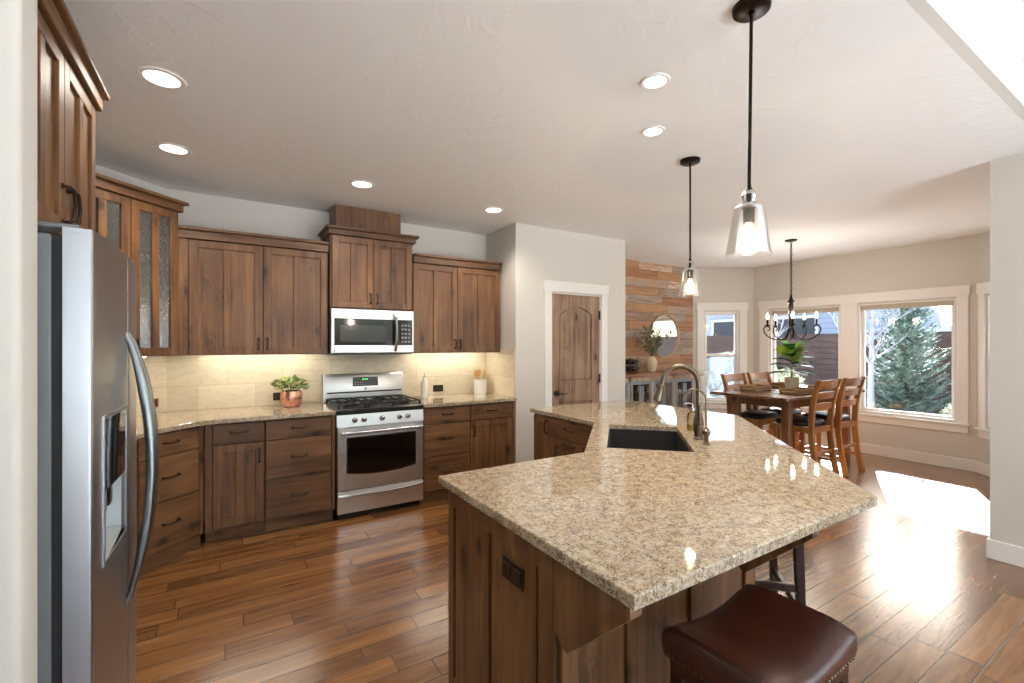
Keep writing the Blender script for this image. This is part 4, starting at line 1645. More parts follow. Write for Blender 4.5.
# ------------------------------------------------------------------ bar stools
def saddle_stool(label, loc, rot, group):
    s_ = thing('bar_stool', label, 'stool', loc, rot, group)
    LX, LY, zt_ = 0.212, 0.152, 0.660
    bm = BM()
    nx, ny = 16, 12
    grid = []
    for i in range(nx + 1):
        row = []
        for j in range(ny + 1):
            u, w = 2 * i / nx - 1, 2 * j / ny - 1
            # rounded rectangle plan
            su, sw_ = u, w
            x, y = su * LX, sw_ * LY
            edge = max(abs(u), abs(w))
            z = zt_ - 0.038 * (1 - abs(u) ** 2.2) - 0.010 * abs(w) ** 4 - 0.006 * abs(u) ** 10
            if abs(u) > 0.86 and abs(w) > 0.86:
                z -= 0.004
            row.append(bm.verts.new((x, y, z)))
        grid.append(row)
    for i in range(nx):
        for j in range(ny):
            bm.faces.new((grid[i][j], grid[i + 1][j], grid[i + 1][j + 1], grid[i][j + 1]))
    # skirt
    loop = [grid[i][0] for i in range(nx + 1)] + [grid[nx][j] for j in range(1, ny + 1)] + [grid[i][ny] for i in range(nx - 1, -1, -1)] + [grid[0][j] for j in range(ny - 1, 0, -1)]
    prev = loop
    for dz, gr in ((-0.006, 0.006), (-0.018, 0.010), (-0.05, 0.010), (-0.075, 0.006), (-0.082, 0.003)):
        cur = []
        for v_ in loop:
            x, y, z = v_.co
            zz = z + dz if dz > -0.05 else (0.553 + (0.075 + dz) + 0.012) * 1.0
            if dz <= -0.05:
                zz = {-0.05: 0.585, -0.075: 0.563, -0.082: 0.556}[dz]
            cur.append(bm.verts.new((x * (1 + gr / LX), y * (1 + gr / LY), zz)))
        k_ = len(loop)
        for k in range(k_):
            bm.faces.new((prev[k], cur[k], cur[(k + 1) % k_], prev[(k + 1) % k_]))
        prev = cur
    bm.faces.new(prev)
    bmesh.ops.recalc_face_normals(bm, faces=bm.faces)
    cu = obj('seat_cushion', bm, 'leather', s_, None, 50)
    # nailheads
    bm = BM()
    per = []
    for k in range(24):
        per.append((-LX + 2 * LX * (k + 0.5) / 24, -LY - 0.0065))
        per.append((-LX + 2 * LX * (k + 0.5) / 24, LY + 0.0065))
    for k in range(17):
        per.append((-LX - 0.0065, -LY + 2 * LY * (k + 0.5) / 17))
        per.append((LX + 0.0065, -LY + 2 * LY * (k + 0.5) / 17))
    for x, y in per:
        bmesh.ops.create_icosphere(bm, subdivisions=1, radius=0.0052, matrix=Matrix.Translation((x, y, 0.567)))
    obj('nailhead_trim', bm, 'brushed_nickel', cu, 'row of metal nailheads')
    bm = BM()
    bx(bm, (-LX + 0.004, -LY + 0.004, 0.515), (LX - 0.004, LY - 0.004, 0.556), 0.004)
    obj('apron', bm, 'stool_wood', s_)
    sp = 0.016
    for sx_ in (-1, 1):
        for sy in (-1, 1):
            bm = BM()
            tx_, ty_ = sx_ * (LX - 0.026), sy * (LY - 0.026)
            bxx, byy = sx_ * (LX - 0.026 + sp), sy * (LY - 0.026 + sp)
            h_ = 0.02
            lo = [bm.verts.new((bxx + a * 0.016, byy + b * 0.016, 0.0)) for a, b in ((-1, -1), (1, -1), (1, 1), (-1, 1))]
            hi = [bm.verts.new((tx_ + a * h_, ty_ + b * h_, 0.555)) for a, b in ((-1, -1), (1, -1), (1, 1), (-1, 1))]
            bm.faces.new(lo[::-1])
            bm.faces.new(hi)
            for k in range(4):
                bm.faces.new((lo[k], lo[(k + 1) % 4], hi[(k + 1) % 4], hi[k]))
            bmesh.ops.bevel(bm, geom=bm.edges[:], offset=0.003, segments=1, affect='EDGES')
            obj('leg', bm, 'stool_wood', s_)
    f_ = lambda z: sp * (1 - z / 0.555)
    for sy in (-1, 1):
        z = 0.20
        yy = sy * (LY - 0.026 + f_(z))
        xx = LX - 0.026 + f_(z)
        bm = BM()
        bx(bm, (-xx, yy - 0.010, z - 0.018), (xx, yy + 0.010, z + 0.018), 0.003)
        obj('stretcher', bm, 'stool_wood', s_)
    for sx_ in (-1, 1):
        z = 0.30
        xx = sx_ * (LX - 0.026 + f_(z))
        yy = LY - 0.026 + f_(z)
        bm = BM()
        bx(bm, (xx - 0.010, -yy, z - 0.018), (xx + 0.010, yy, z + 0.018), 0.003)
        obj('stretcher', bm, 'stool_wood', s_)
    return s_


SG = 'brown leather saddle stools at the island'
st1 = saddle_stool('brown leather saddle stool with nailhead trim, closest to the island end panel', (1.295, 0.738, 0), R(2), SG)
dup(st1, (2.345, 1.345, 0), PI / 4, 'saddle stool mostly hidden under the angled island overhang, only its legs showing', SG)


# ------------------------------------------------------------------ things on the worktops
def outlet(label, loc, rot, horizontal=False, mat='bronze'):
    o = thing('wall_outlet', label, 'outlet', loc, rot)
    w_, h_ = (0.115, 0.07) if horizontal else (0.07, 0.07)
    bm = BM()
    bx(bm, (-w_ / 2, -0.006, -h_ / 2), (w_ / 2, -0.0003, h_ / 2), 0.002)
    obj('cover_plate', bm, mat, o)
    for k in ((-0.026, 0.026) if horizontal else (0.0,)):
        bm = BM()
        bx(bm, (k - 0.017, -0.0085, -0.020), (k + 0.017, -0.0062, 0.020), 0.002)
        obj('socket', bm, 'outlet_dark', o)


outlet('dark square outlet on the travertine behind the copper pot', (0.375, 4.581, 0.995), 0)
outlet('wide bronze double outlet beside the white bottle', (1.915, 4.581, 0.99), 0, True)
outlet('copper outlet plate on the angled corner splashback near the fridge', (-0.502 + 0.0085, 4.516 - 0.0085, 1.0), PI / 4, False, 'copper_plate')

pp = thing('potted_plant', 'copper pot of pale green leafy plant on the worktop by the range', 'plant', (0.468, 4.40, CT1))
bm = BM()
lathe(bm, [(0, 0.0), (0.060, 0.0), (0.078, 0.02), (0.089, 0.06), (0.088, 0.105), (0.080, 0.138), (0.074, 0.138), (0.080, 0.104), (0.078, 0.05), (0, 0.03)], 28)
obj('pot', bm, 'copper', pp)
bm = BM()
lathe(bm, [(0, 0.122), (0.074, 0.120), (0, 0.1195)], 20)
obj('soil', bm, 'soil', pp)
rnd = random.Random(8)
bm = BM()
bm2 = BM()
for k in range(90):
    a = rnd.uniform(0, 2 * PI)
    rr = 0.105 * math.sqrt(rnd.random())
    hgt = 0.165 + 0.095 * rnd.random() - rr * 0.25
    p = Vector((rr * math.cos(a), rr * math.sin(a), hgt))
    if k % 3 == 0:
        tube(bm2, [(0.4 * p.x, 0.4 * p.y, 0.12), (p.x * 0.8, p.y * 0.8, hgt * 0.85), tuple(p)], 0.0015, 5)
    leaf_card(bm, p, (math.cos(a) + rnd.uniform(-.6, .6), math.sin(a) + rnd.uniform(-.6, .6), rnd.uniform(-.2, .7)), (0, 0, 1), 0.062, 0.046, 0.2)
for k in range(10):
    p = Vector((-0.10 - 0.03 * rnd.random(), rnd.uniform(-.05, .02), 0.17 + 0.05 * rnd.random()))
    leaf_card(bm, p, (-0.6, rnd.uniform(-.5, .5), rnd.uniform(0, .8)), (0, 0, 1), 0.05, 0.04)
tube(bm2, [(0.03, 0, 0.12), (0.04, 0, 0.22), (0.035, 0, 0.262)], 0.002, 5)
tube(bm2, [(-0.03, 0, 0.12), (-0.08, -0.01, 0.17), (-0.12, -0.01, 0.20)], 0.002, 5)
leaf_card(bm, (0.035, 0, 0.255), (-0.3, 0, 1), (1, 0, 0), 0.035, 0.02)
obj('leaves', bm, 'leaf_pale', pp, None, 0)
obj('stems', bm2, 'leaf_deep', pp)

bt = thing('oil_bottle', 'tall white ceramic bottle with pourer beside the range', 'bottle', (1.700, 4.42, CT1))
bm = BM()
lathe(bm, [(0, 0), (0.034, 0), (0.037, 0.005), (0.037, 0.135), (0.033, 0.16), (0.020, 0.182), (0.014, 0.20), (0.014, 0.212), (0, 0.212)], 24)
obj('body', bm, 'white_ceramic', bt)
bm = BM()
lathe(bm, [(0, 0.2122), (0.012, 0.2122), (0.010, 0.224), (0.004, 0.230), (0.003, 0.262), (0, 0.262)], 12)
obj('pour_spout', bm, 'steel_bar', bt)

cr = thing('utensil_crock', 'white utensil crock in the worktop corner by the pantry wall', 'crock', (2.362, 4.46, CT1))
bm = BM()
lathe(bm, [(0, 0), (0.068, 0), (0.071, 0.004), (0.071, 0.160), (0.066, 0.160), (0.065, 0.01), (0, 0.008)], 28)
obj('pot', bm, 'white_ceramic', cr)
sp_l = [('wooden spoon with round bowl, tilting to the range side in the crock', -0.030, 0.01, -0.026, 0.006, 'round'), ('wooden spatula standing upright in the middle of the crock', 0.0, 0.0, 0.0, 0.03, 'flat'), ('wooden spoon leaning towards the pantry wall in the crock', 0.03, -0.01, 0.026, 0.0, 'round')]
for lb, x, y, lx, ly, kind in sp_l:
    s_ = thing('wooden_spoon' if kind == 'round' else 'wooden_spatula', lb, 'utensil', (2.362 + x * 0.6, 4.46 + y * 0.6, CT1 + 0.0105))
    bm = BM()
    top = Vector((lx, ly, 0.185))
    tube(bm, [(0, 0, 0), top * 0.5, top], 0.006, 8)
    obj('stick', bm, 'spoon_wood', s_)
    bm = BM()
    if kind == 'round':
        lathe(bm, [(0, -0.035), (0.014, -0.028), (0.022, 0), (0.014, 0.028), (0, 0.035)], 14, (0, 0, 0), Matrix.Translation(top + Vector((lx * 0.15, 0, 0.03))) @ Matrix.Diagonal((1, 0.35, 1, 1)))
    else:
        prism(bm, [(-0.013, 0.18), (0.013, 0.18), (0.024, 0.225), (0.022, 0.25), (-0.022, 0.25), (-0.024, 0.225)], 0.026, 0.033, 0.001, 'y')
    obj('head', bm, 'spoon_wood', s_)

# ------------------------------------------------------------------ ceiling lamps
def downlight(label, x, y, k=1.0):
    d_ = thing('recessed_light', label, 'ceiling light', (x, y, ZC), 0, 'recessed ceiling lights')
    bm = BM()
    lathe(bm, [(0.072 * k, -0.006), (0.092 * k, -0.007), (0.098 * k, -0.0005), (0.072 * k, -0.0005)], 32)
    obj('trim_ring', bm, 'white_trim', d_)
    bm = BM()
    lathe(bm, [(0, -0.0055), (0.0715 * k, -0.0055), (0.0715 * k, -0.001), (0, -0.001)], 32)
    obj('lens', bm, 'can_glow', d_)
    ld = bpy.data.lights.new('downlight_beam', 'SPOT')
    ld.energy = CAN_WATTS
    ld.color = (1.0, 0.90, 0.79)
    ld.spot_size = R(150)
    ld.spot_blend = 0.8
    ld.shadow_soft_size = 0.07
    lo = bpy.data.objects.new('beam', ld)
    COL.objects.link(lo)
    lo.parent = d_
    lo.location = (0, 0, -0.085)


downlight('recessed ceiling light above the fridge side of the kitchen', -0.265, 2.70)
downlight('recessed ceiling light above the angled glass-door cabinet', -0.297, 3.63)
downlight('recessed ceiling light in front of the microwave cabinet', 0.889, 3.65)
downlight('recessed ceiling light in the corner nearest the pantry wall', 2.10, 3.70)
downlight('recessed ceiling light over the island, the one nearer the tall pendant', 1.73, 1.487, 0.72)
downlight('recessed ceiling light over the island, further towards the sink', 2.124, 1.841, 0.72)


def pendant(label, x, y, tilt, bottom):
    p_ = thing('pendant_light', label, 'pendant', (x, y, ZC), 0, 'glass pendants over the island')
    L = ZC - bottom
    p_.rotation_euler = tilt
    bm = BM()
    lathe(bm, [(0, -0.024), (0.055, -0.024), (0.064, -0.018), (0.066, -0.0005), (0, -0.0005)], 32)
    obj('canopy', bm, 'bronze_dark', p_)
    zs = -L + 0.255
    bm = BM()
    tube(bm, [(0, 0, -0.024), (0, 0, -0.034), (0, 0, -0.0345), (0, 0, zs)], [0.011, 0.011, 0.0062, 0.0062], 10)
    obj('stem', bm, 'bronze_dark', p_)
    bm = BM()
    lathe(bm, [(0, 0.0), (0.011, 0.0), (0.012, 0.012), (0.008, 0.018), (0.008, 0.026), (0, 0.026)], 16, (0, 0, zs - 0.022))
    lathe(bm, [(0, -0.135), (0.019, -0.135), (0.020, -0.082), (0.030, -0.076), (0.034, -0.070), (0.030, -0.062), (0.009, -0.060), (0.009, -0.02), (0, -0.02)], 20, (0, 0, zs))
    obj('socket', bm, 'bronze_dark', p_)
    bm = BM()
    # glass shade: small knob neck, shoulder, flared skirt
    lathe(bm, [(0.011, zs - 0.012), (0.020, zs - 0.018), (0.026, zs - 0.032), (0.022, zs - 0.048), (0.018, zs - 0.056), (0.036, zs - 0.066), (0.048, zs - 0.078), (0.052, zs - 0.092), (0.074, -L + 0.02), (0.079, -L)], 32)
    obj('glass_shade', bm, 'shade_glass', p_)
    bm = BM()
    lathe(bm, [(0, -0.205), (0.012, -0.202), (0.022, -0.190), (0.024, -0.176), (0.017, -0.158), (0.012, -0.145), (0.011, -0.1355), (0, -0.1355)], 16, (0, 0, zs))
    obj('bulb', bm, 'bulb_glow', p_)
    ld = bpy.data.lights.new('pendant_glow', 'POINT')
    ld.energy = PENDANT_WATTS
    ld.color = (1.0, 0.82, 0.62)
    ld.shadow_soft_size = 0.03
    lo = bpy.data.objects.new('glow', ld)
    COL.objects.link(lo)
    lo.parent = p_
    lo.location = (0, 0, zs - 0.225)


pendant('tall glass pendant on a dark stem, hanging over the near end of the island', 1.652, 0.969, (0, R(1.3), 0), 1.785)
pendant('glass pendant over the sink, in front of the plank wall', 2.672, 1.996, (0, 0, 0), 1.785)

# chandelier ------------------------------------------------------------------
chd = thing('chandelier', 'five-arm candle chandelier over the dining table', 'chandelier', (5.734, 2.876, ZC))
bm = BM()
lathe(bm, [(0, -0.022), (0.03, -0.022), (0.062, -0.014), (0.066, -0.0005), (0, -0.0005)], 24)
obj('canopy', bm, 'bronze_dark', chd)
bm = BM()
z = -0.02
k = 0
while z > -0.66:
    a, b = (1, 0) if k % 2 else (0, 1)
    pts = [(0.012 * math.cos(t_) * a + 0.004 * math.sin(2 * k), 0.012 * math.cos(t_) * b, z - 0.02 + 0.022 * math.sin(t_)) for t_ in [2 * PI * i / 10 for i in range(11)]]
    tube(bm, pts, 0.0028, 6, False)
    z -= 0.034
    k += 1
tube(bm, [(0.012, 0.004, -0.02), (0.018, 0.008, -0.25), (0.010, 0.0, -0.5), (0.004, 0, -0.66)], 0.003, 6)
obj('chain', bm, 'bronze_dark', chd)
bm = BM()
lathe(bm, [(0, -1.13), (0.008, -1.13), (0.012, -1.09), (0.020, -1.07), (0.030, -1.06), (0.024, -1.045), (0.026, -0.98), (0.030, -0.88), (0.026, -0.76), (0.044, -0.735), (0.030, -0.725), (0.016, -0.70), (0.010, -0.66), (0, -0.65)], 20)
lathe(bm, [(0, -1.20), (0.006, -1.19), (0.006, -1.13), (0, -1.13)], 10)
obj('column', bm, 'bronze_dark', chd)
CAMDIR = math.atan2(-2.876, -5.734)
for k in range(5):
    a = CAMDIR + 2 * PI * k / 5 + 0.06
    u = Vector((math.cos(a), math.sin(a), 0))
    Z = lambda r, z: u * r + Vector((0, 0, z))
    bm = BM()
    pts = bez(Z(0.02, -1.05), Z(0.05, -1.24), Z(0.17, -1.21), Z(0.245, -1.165), 9) + bez(Z(0.245, -1.165), Z(0.325, -1.11), Z(0.315, -1.03), Z(0.26, -1.035), 8)[1:] + bez(Z(0.26, -1.035), Z(0.225, -1.04), Z(0.225, -1.085), Z(0.255, -1.085), 5)[1:]
    tube(bm, pts, 0.007, 8)
    arm = obj('arm', bm, 'bronze_dark', chd)
    bm = BM()
    lathe(bm, [(0, -1.040), (0.010, -1.040), (0.034, -1.026), (0.036, -1.020), (0.012, -1.022), (0.012, -0.95), (0, -0.95)], 14, (u.x * 0.26, u.y * 0.26, 0))
    obj('candle_cup', bm, 'bronze_dark', arm)
    bm = BM()
    lathe(bm, [(0, -0.9495), (0.009, -0.9495), (0.017, -0.925), (0.012, -0.900), (0.004, -0.877), (0, -0.872)], 12, (u.x * 0.26, u.y * 0.26, 0))
    obj('bulb', bm, 'candle_glow', arm)
    ld = bpy.data.lights.new('candle_light', 'POINT')
    ld.energy = PENDANT_WATTS * 0.45
    ld.color = (1.0, 0.90, 0.78)
    ld.shadow_soft_size = 0.02
    lo = bpy.data.objects.new('glow', ld)
    COL.objects.link(lo)
    lo.parent = arm
    lo.location = (u.x * 0.26, u.y * 0.26, -0.86)

# ------------------------------------------------------------------ dining table
TX0, TX1, TY0, TY1, TZ = 4.82, 6.62, 2.455, 3.335, 0.91
tb = thing('dining_table', 'brown wooden counter-height dining table by the bay windows', 'table', (0, 0, 0))
bm = BM()
bx(bm, (TX0, TY0, TZ - 0.032), (TX0 + 0.45, TY1, TZ), 0.004)
bx(bm, (TX0 + 0.453, TY0, TZ - 0.032), (TX1 - 0.453, TY1, TZ), 0.004)
bx(bm, (TX1 - 0.45, TY0, TZ - 0.032), (TX1, TY1, TZ), 0.004)
obj('tabletop', bm, 'table_wood', tb)
bm = BM()
ax0, ax1, ay0, ay1 = TX0 + 0.20, TX1 - 0.20, TY0 + 0.09, TY1 - 0.16
bx(bm, (ax0, ay0, TZ - 0.13), (ax1, ay0 + 0.025, TZ - 0.0325))
bx(bm, (ax0, ay1 - 0.025, TZ - 0.13), (ax1, ay1, TZ - 0.0325))
bx(bm, (ax0, ay0 + 0.025, TZ - 0.13), (ax0 + 0.025, ay1 - 0.025, TZ - 0.0325))
bx(bm, (ax1 - 0.025, ay0 + 0.025, TZ - 0.13), (ax1, ay1 - 0.025, TZ - 0.0325))
obj('apron', bm, 'table_wood', tb)
for xx in (ax0 - 0.01, ax1 - 0.07):
    for yy in (ay0 - 0.01, ay1 - 0.07):
        bm = BM()
        bx(bm, (xx, yy, 0.0), (xx + 0.08, yy + 0.08, TZ - 0.0325), 0.004)
        obj('leg', bm, 'table_wood_z', tb)


# chairs ------------------------------------------------------------------
def ladder_chair(label, loc, rot, group):
    """local: seat towards +y, back posts at y = 0"""
    c_ = thing('dining_chair', label, 'chair', loc, rot, group)
    w2 = 0.205
    SZ = 0.60
    prof = [(-0.075, 0.0), (-0.025, 0.25), (0.0, 0.48), (0.0, 0.62), (-0.012, 0.80), (-0.05, 0.98), (-0.085, 1.09)]

    def ypost(z):
        for (ya, za), (yb_, zb) in zip(prof, prof[1:]):
            if za <= z <= zb:
                return ya + (yb_ - ya) * (z - za) / (zb - za)
        return prof[-1][0]
    for s_ in (-1, 1):
        bm = BM()
        rows = []
        for (yy, zz) in prof:
            hw = 0.019
            fl = 0.02 * max(0, (zz - 0.62)) / 0.47 - 0.012 * max(0, 0.5 - zz)
            cx_ = s_ * (w2 + fl)
            dd = 0.022 if zz > 0.9 else 0.027
            rows.append([bm.verts.new((cx_ + a * hw, yy + b * dd, zz)) for a, b in ((-1, -1), (1, -1), (1, 1), (-1, 1))])
        bm.faces.new(rows[0][::-1])
        bm.faces.new(rows[-1])
        for a, b in zip(rows, rows[1:]):
            for k in range(4):
                bm.faces.new((a[k], a[(k + 1) % 4], b[(k + 1) % 4], b[k]))
        bmesh.ops.bevel(bm, geom=bm.edges[:], offset=0.003, segments=1, affect='EDGES')
        obj('back_post', bm, 'chair_wood', c_)
        bm = BM()
        bx(bm, (s_ * (w2 - 0.005) - 0.02, 0.36, 0.0), (s_ * (w2 - 0.005) + 0.02, 0.40, SZ - 0.02), 0.003)
        obj('leg', bm, 'chair_wood', c_)
    for zc_, hh in ((1.035, 0.042), (0.915, 0.034), (0.795, 0.034)):
        bm = BM()
        n_ = 8
        A, B = [], []
        for k in range(n_ + 1):
            u = k / n_
            xx = -w2 + 2 * w2 * u
            bow = -0.022 * math.sin(PI * u)
            ring = []
            for zz, dy in ((zc_ - hh, -0.008), (zc_ - hh, 0.008), (zc_ + hh, 0.008), (zc_ + hh, -0.008)):
                ring.append(bm.verts.new((xx, ypost(zz) + bow + dy, zz + (0.008 * math.sin(PI * u) if zz > zc_ else 0))))
            A.append(ring)
        bm.faces.new(A[0])
        bm.faces.new(A[-1][::-1])
        for a, b in zip(A, A[1:]):
            for k in range(4):
                bm.faces.new((a[(k + 1) % 4], a[k], b[k], b[(k + 1) % 4]))
        bmesh.ops.recalc_face_normals(bm, faces=bm.faces)
        obj('back_slat', bm, 'chair_wood_x', c_)
    bm = BM()
    bx(bm, (-w2 + 0.015, -0.012, SZ - 0.085), (w2 - 0.015, 0.012, SZ - 0.022), 0.002)
    bx(bm, (-w2 + 0.015, 0.372, SZ - 0.085), (w2 - 0.015, 0.392, SZ - 0.022), 0.002)
    bx(bm, (-w2 - 0.008, 0.02, SZ - 0.085), (-w2 + 0.012, 0.365, SZ - 0.022), 0.002)
    bx(bm, (w2 - 0.012, 0.02, SZ - 0.085), (w2 + 0.008, 0.365, SZ - 0.022), 0.002)
    obj('seat_frame', bm, 'chair_wood_x', c_)
    # cushion
    bm = BM()
    n_ = 12
    sup = lambda t_, e: math.copysign(abs(t_) ** e, t_)
    rings = []
    for (sc, zz) in ((0.92, SZ - 0.0215), (1.0, SZ - 0.008), (1.0, SZ + 0.012), (0.93, SZ + 0.032), (0.7, SZ + 0.044), (0.35, SZ + 0.048)):
        rings.append([bm.verts.new((sc * (w2 + 0.02) * sup(math.cos(2 * PI * k / 32), 0.45), 0.215 + sc * 0.195 * sup(math.sin(2 * PI * k / 32), 0.45), zz)) for k in range(32)])
    bm.faces.new(rings[0][::-1])
    bm.faces.new(rings[-1])
    for a, b in zip(rings, rings[1:]):
        for k in range(32):
            bm.faces.new((a[k], a[(k + 1) % 32], b[(k + 1) % 32], b[k]))
    obj('seat_cushion', bm, 'navy_leather', c_, 'black leather seat cushion', 60)
    for z_, yy in ((0.22, 0.38), (0.30, -0.02)):
        bm = BM()
        bx(bm, (-w2 + 0.012, yy - 0.011, z_ - 0.016), (w2 - 0.012, yy + 0.011, z_ + 0.016), 0.002)
        obj('stretcher', bm, 'chair_wood_x', c_)
    for s_ in (-1, 1):
        for z_ in (0.19,):
            bm = BM()
            bx(bm, (s_ * (w2 - 0.008) - 0.009, -0.01, z_ - 0.014), (s_ * (w2 - 0.008) + 0.009, 0.362, z_ + 0.014), 0.002)
            obj('stretcher', bm, 'chair_wood_x', c_)
    return c_


CG = 'ladder-back chairs at the dining table'
ch1 = ladder_chair('ladder-back chair on the island side of the table, nearer the island', (5.43, 2.415, 0), 0, CG)
dup(ch1, (6.03, 2.415, 0), 0, 'ladder-back chair in front of the larger window, nearer the sun patch')
dup(ch1, (5.49, 3.375, 0), PI, 'ladder-back chair in front of the narrow bay window, by the faucet')
dup(ch1, (6.05, 3.375, 0), PI, 'ladder-back chair on the window side, under the chandelier and fig')

# place settings ------------------------------------------------------------------
def setting(label_m, label_b, x, y):
    bm = BM()
    pts = []
    for cx_, cy_, a0 in ((0.19, 0.13, 0), (-0.19, 0.13, 90), (-0.19, -0.13, 180), (0.19, -0.13, 270)):
        for k in range(4):
            a = R(a0 + 30 * k)
            pts.append((cx_ + 0.02 * math.cos(a), cy_ + 0.02 * math.sin(a)))
    prism(bm, pts, 0.0003, 0.004)
    m_ = tag(obj('placemat', bm, 'stool_wood'), label_m, 'placemat', 'placemats on the dining table')
    m_.location = (x, y, TZ)
    bm = BM()
    ring_o, ring_i = [], []
    for cx_, cy_, a0 in ((0.125, 0.07, 0), (-0.125, 0.07, 90), (-0.125, -0.07, 180), (0.125, -0.07, 270)):
        for k in range(5):
            a = R(a0 + 22.5 * k)
            ring_o.append((cx_ + 0.05 * math.cos(a), cy_ + 0.05 * math.sin(a)))
            ring_i.append((cx_ + 0.038 * math.cos(a), cy_ + 0.038 * math.sin(a)))
    n_ = len(ring_o)
    L0 = [bm.verts.new((p[0] * 0.96, p[1] * 0.96, 0.0)) for p in ring_o]
    L1 = [bm.verts.new((p[0], p[1], 0.052)) for p in ring_o]
    L2 = [bm.verts.new((p[0], p[1], 0.054)) for p in ring_i]
    L3 = [bm.verts.new((p[0] * 0.97, p[1] * 0.97, 0.028)) for p in ring_i]
    for a, b in ((L0, L1), (L1, L2), (L2, L3)):
        for k in range(n_):
            bm.faces.new((a[k], a[(k + 1) % n_], b[(k + 1) % n_], b[k]))
    bm.faces.new(L0[::-1])
    bm.faces.new(L3)
    b_ = tag(obj('woven_tray', bm, 'rattan'), label_b, 'tray', 'woven trays on the dining table')
    b_.location = (x, y, TZ + 0.0045)


setting('dark placemat on the far table side, nearer the island', 'woven tray on the far table side, nearer the island', 5.42, 3.13)
setting('dark placemat on the far table side, nearer the windows', 'woven tray on the far table side, behind the fig pot', 6.10, 3.14)
setting('dark placemat on the chair-back side, nearer the island', 'woven tray in front of the fig pot, beside the nearer chair back', 5.45, 2.68)
setting('dark placemat behind the slats of the window-side chair', 'woven tray behind the slats of the chair by the larger window', 6.08, 2.68)

# potted fig ------------------------------------------------------------------
fgp = thing('potted_fig', 'fiddle-leaf fig in a pale stone pot at the middle of the dining table', 'plant', (5.82, 2.91, TZ + 0.0005))
bm = BM()
lathe(bm, [(0, 0), (0.066, 0), (0.070, 0.004), (0.076, 0.15), (0.068, 0.15), (0.064, 0.02), (0, 0.02)], 28)
obj('pot', bm, 'cream_stone', fgp)
bm = BM()
lathe(bm, [(0, 0.138), (0.0675, 0.137), (0, 0.136)], 20)
obj('soil', bm, 'soil', fgp)
bm = BM()
tube(bm, [(0, 0, 0.137), (0.01, 0, 0.25), (0.0, 0.01, 0.40)], [0.008, 0.006, 0.004], 8)
tube(bm, [(0.01, 0.01, 0.137), (-0.03, 0.0, 0.24), (-0.06, 0.01, 0.33)], [0.006, 0.005, 0.003], 8)
obj('stem', bm, 'leaf_olive', fgp)


def broad_leaf(bm, p, d, ln, wd, droop=0.25):
    p, d = Vector(p), Vector(d).normalized()
    s = d.cross(Vector((0, 0, 1)))
    s = s.normalized() if s.length > 0.05 else Vector((1, 0, 0))
    n_ = s.cross(d)
    prof = [0.02, 0.55, 0.72, 0.80, 1.0, 0.92, 0.55, 0.03]
    rows = []
    for k, w_ in enumerate(prof):
        u = k / (len(prof) - 1)
        c = p + d * ln * u - Vector((0, 0, 1)) * droop * ln * u * u
        ww = wd * 0.5 * w_
        rows.append([bm.verts.new(c - s * ww + n_ * ww * 0.3), bm.verts.new(c), bm.verts.new(c + s * ww + n_ * ww * 0.3)])
    for a, b in zip(rows, rows[1:]):
        bm.faces.new((a[0], a[1], b[1], b[0]))
        bm.faces.new((a[1], a[2], b[2], b[1]))


rnd = random.Random(4)
bm, bm2 = BM(), BM()
for k in range(20):
    a = k * 2.4 + rnd.uniform(-.3, .3)
    z = 0.19 + 0.017 * k
    tl = 0.15 + 1.3 * (k / 20) ** 1.4
    d_ = (math.cos(a), math.sin(a), tl * 0.6)
    broad_leaf(bm, (0.01 * math.cos(a), 0.01 * math.sin(a), z), d_, 0.27 - 0.003 * k, 0.145, 0.22)
cv = Vector((0.849, -0.528, 0))
for p, d_, ln, wd in (((-0.05, 0.0, 0.38), cv * -0.55 + Vector((0, 0, 1)), 0.19, 0.20), ((0.02, 0, 0.37), cv * 0.45 + Vector((0, 0, 1)), 0.215, 0.21), ((0.06, -0.02, 0.31), cv * 0.35 + Vector((0, 0, 1)), 0.15, 0.15)):
    s = cv
    p, d_ = Vector(p), d_.normalized()
    rows = []
    for k, w_ in enumerate((0.05, 0.6, 0.85, 1.0, 0.98, 0.75, 0.08)):
        u = k / 6
        c = p + d_ * ln * u
        rows.append([bm2.verts.new(c - s * wd * 0.5 * w_ + Vector((0.01, 0.02, 0)) * w_), bm2.verts.new(c), bm2.verts.new(c + s * wd * 0.5 * w_ + Vector((0.01, 0.02, 0)) * w_)])
    for a_, b_ in zip(rows, rows[1:]):
        bm2.faces.new((a_[0], a_[1], b_[1], b_[0]))
        bm2.faces.new((a_[1], a_[2], b_[2], b_[1]))
obj('leaves', bm, 'leaf_deep', fgp, None, 60)
obj('sunlit_leaves', bm2, 'leaf_sunlit', fgp, 'sunlit lime-green upper leaves', 60)  # lime colour puts the sunlight on the top leaves into their tint

# ------------------------------------------------------------------ buffet on the plank wall
BX0, BX1, BYF = 4.14, 6.02, 4.405
BZ = 1.06
bf = thing('buffet_sideboard', 'long sideboard with glass doors and reclaimed top against the plank wall', 'sideboard', (BX0, BYF, 0))
BWd = BX1 - BX0
bm = BM()
dp = 4.81 - BYF
bx(bm, (0.0, 0.02, 0.06), (0.02, dp, BZ - 0.045))
bx(bm, (BWd - 0.02, 0.02, 0.06), (BWd, dp, BZ - 0.045))
bx(bm, (0.02, dp - 0.012, 0.06), (BWd - 0.02, dp, BZ - 0.045))
bx(bm, (0.02, 0.02, 0.06), (BWd - 0.02, dp - 0.012, 0.085))
bx(bm, (0.02, 0.02, 0.93), (BWd - 0.02, dp - 0.012, BZ - 0.045))
for k in range(5):
    xx = 0.0 + k * (BWd - 0.04) / 4
    bx(bm, (xx, 0.0, 0.0), (xx + 0.04, 0.0195, BZ - 0.045), 0.002)
bx(bm, (0.04, 0.0, 0.955), (BWd - 0.04, 0.0195, BZ - 0.045), 0.002)
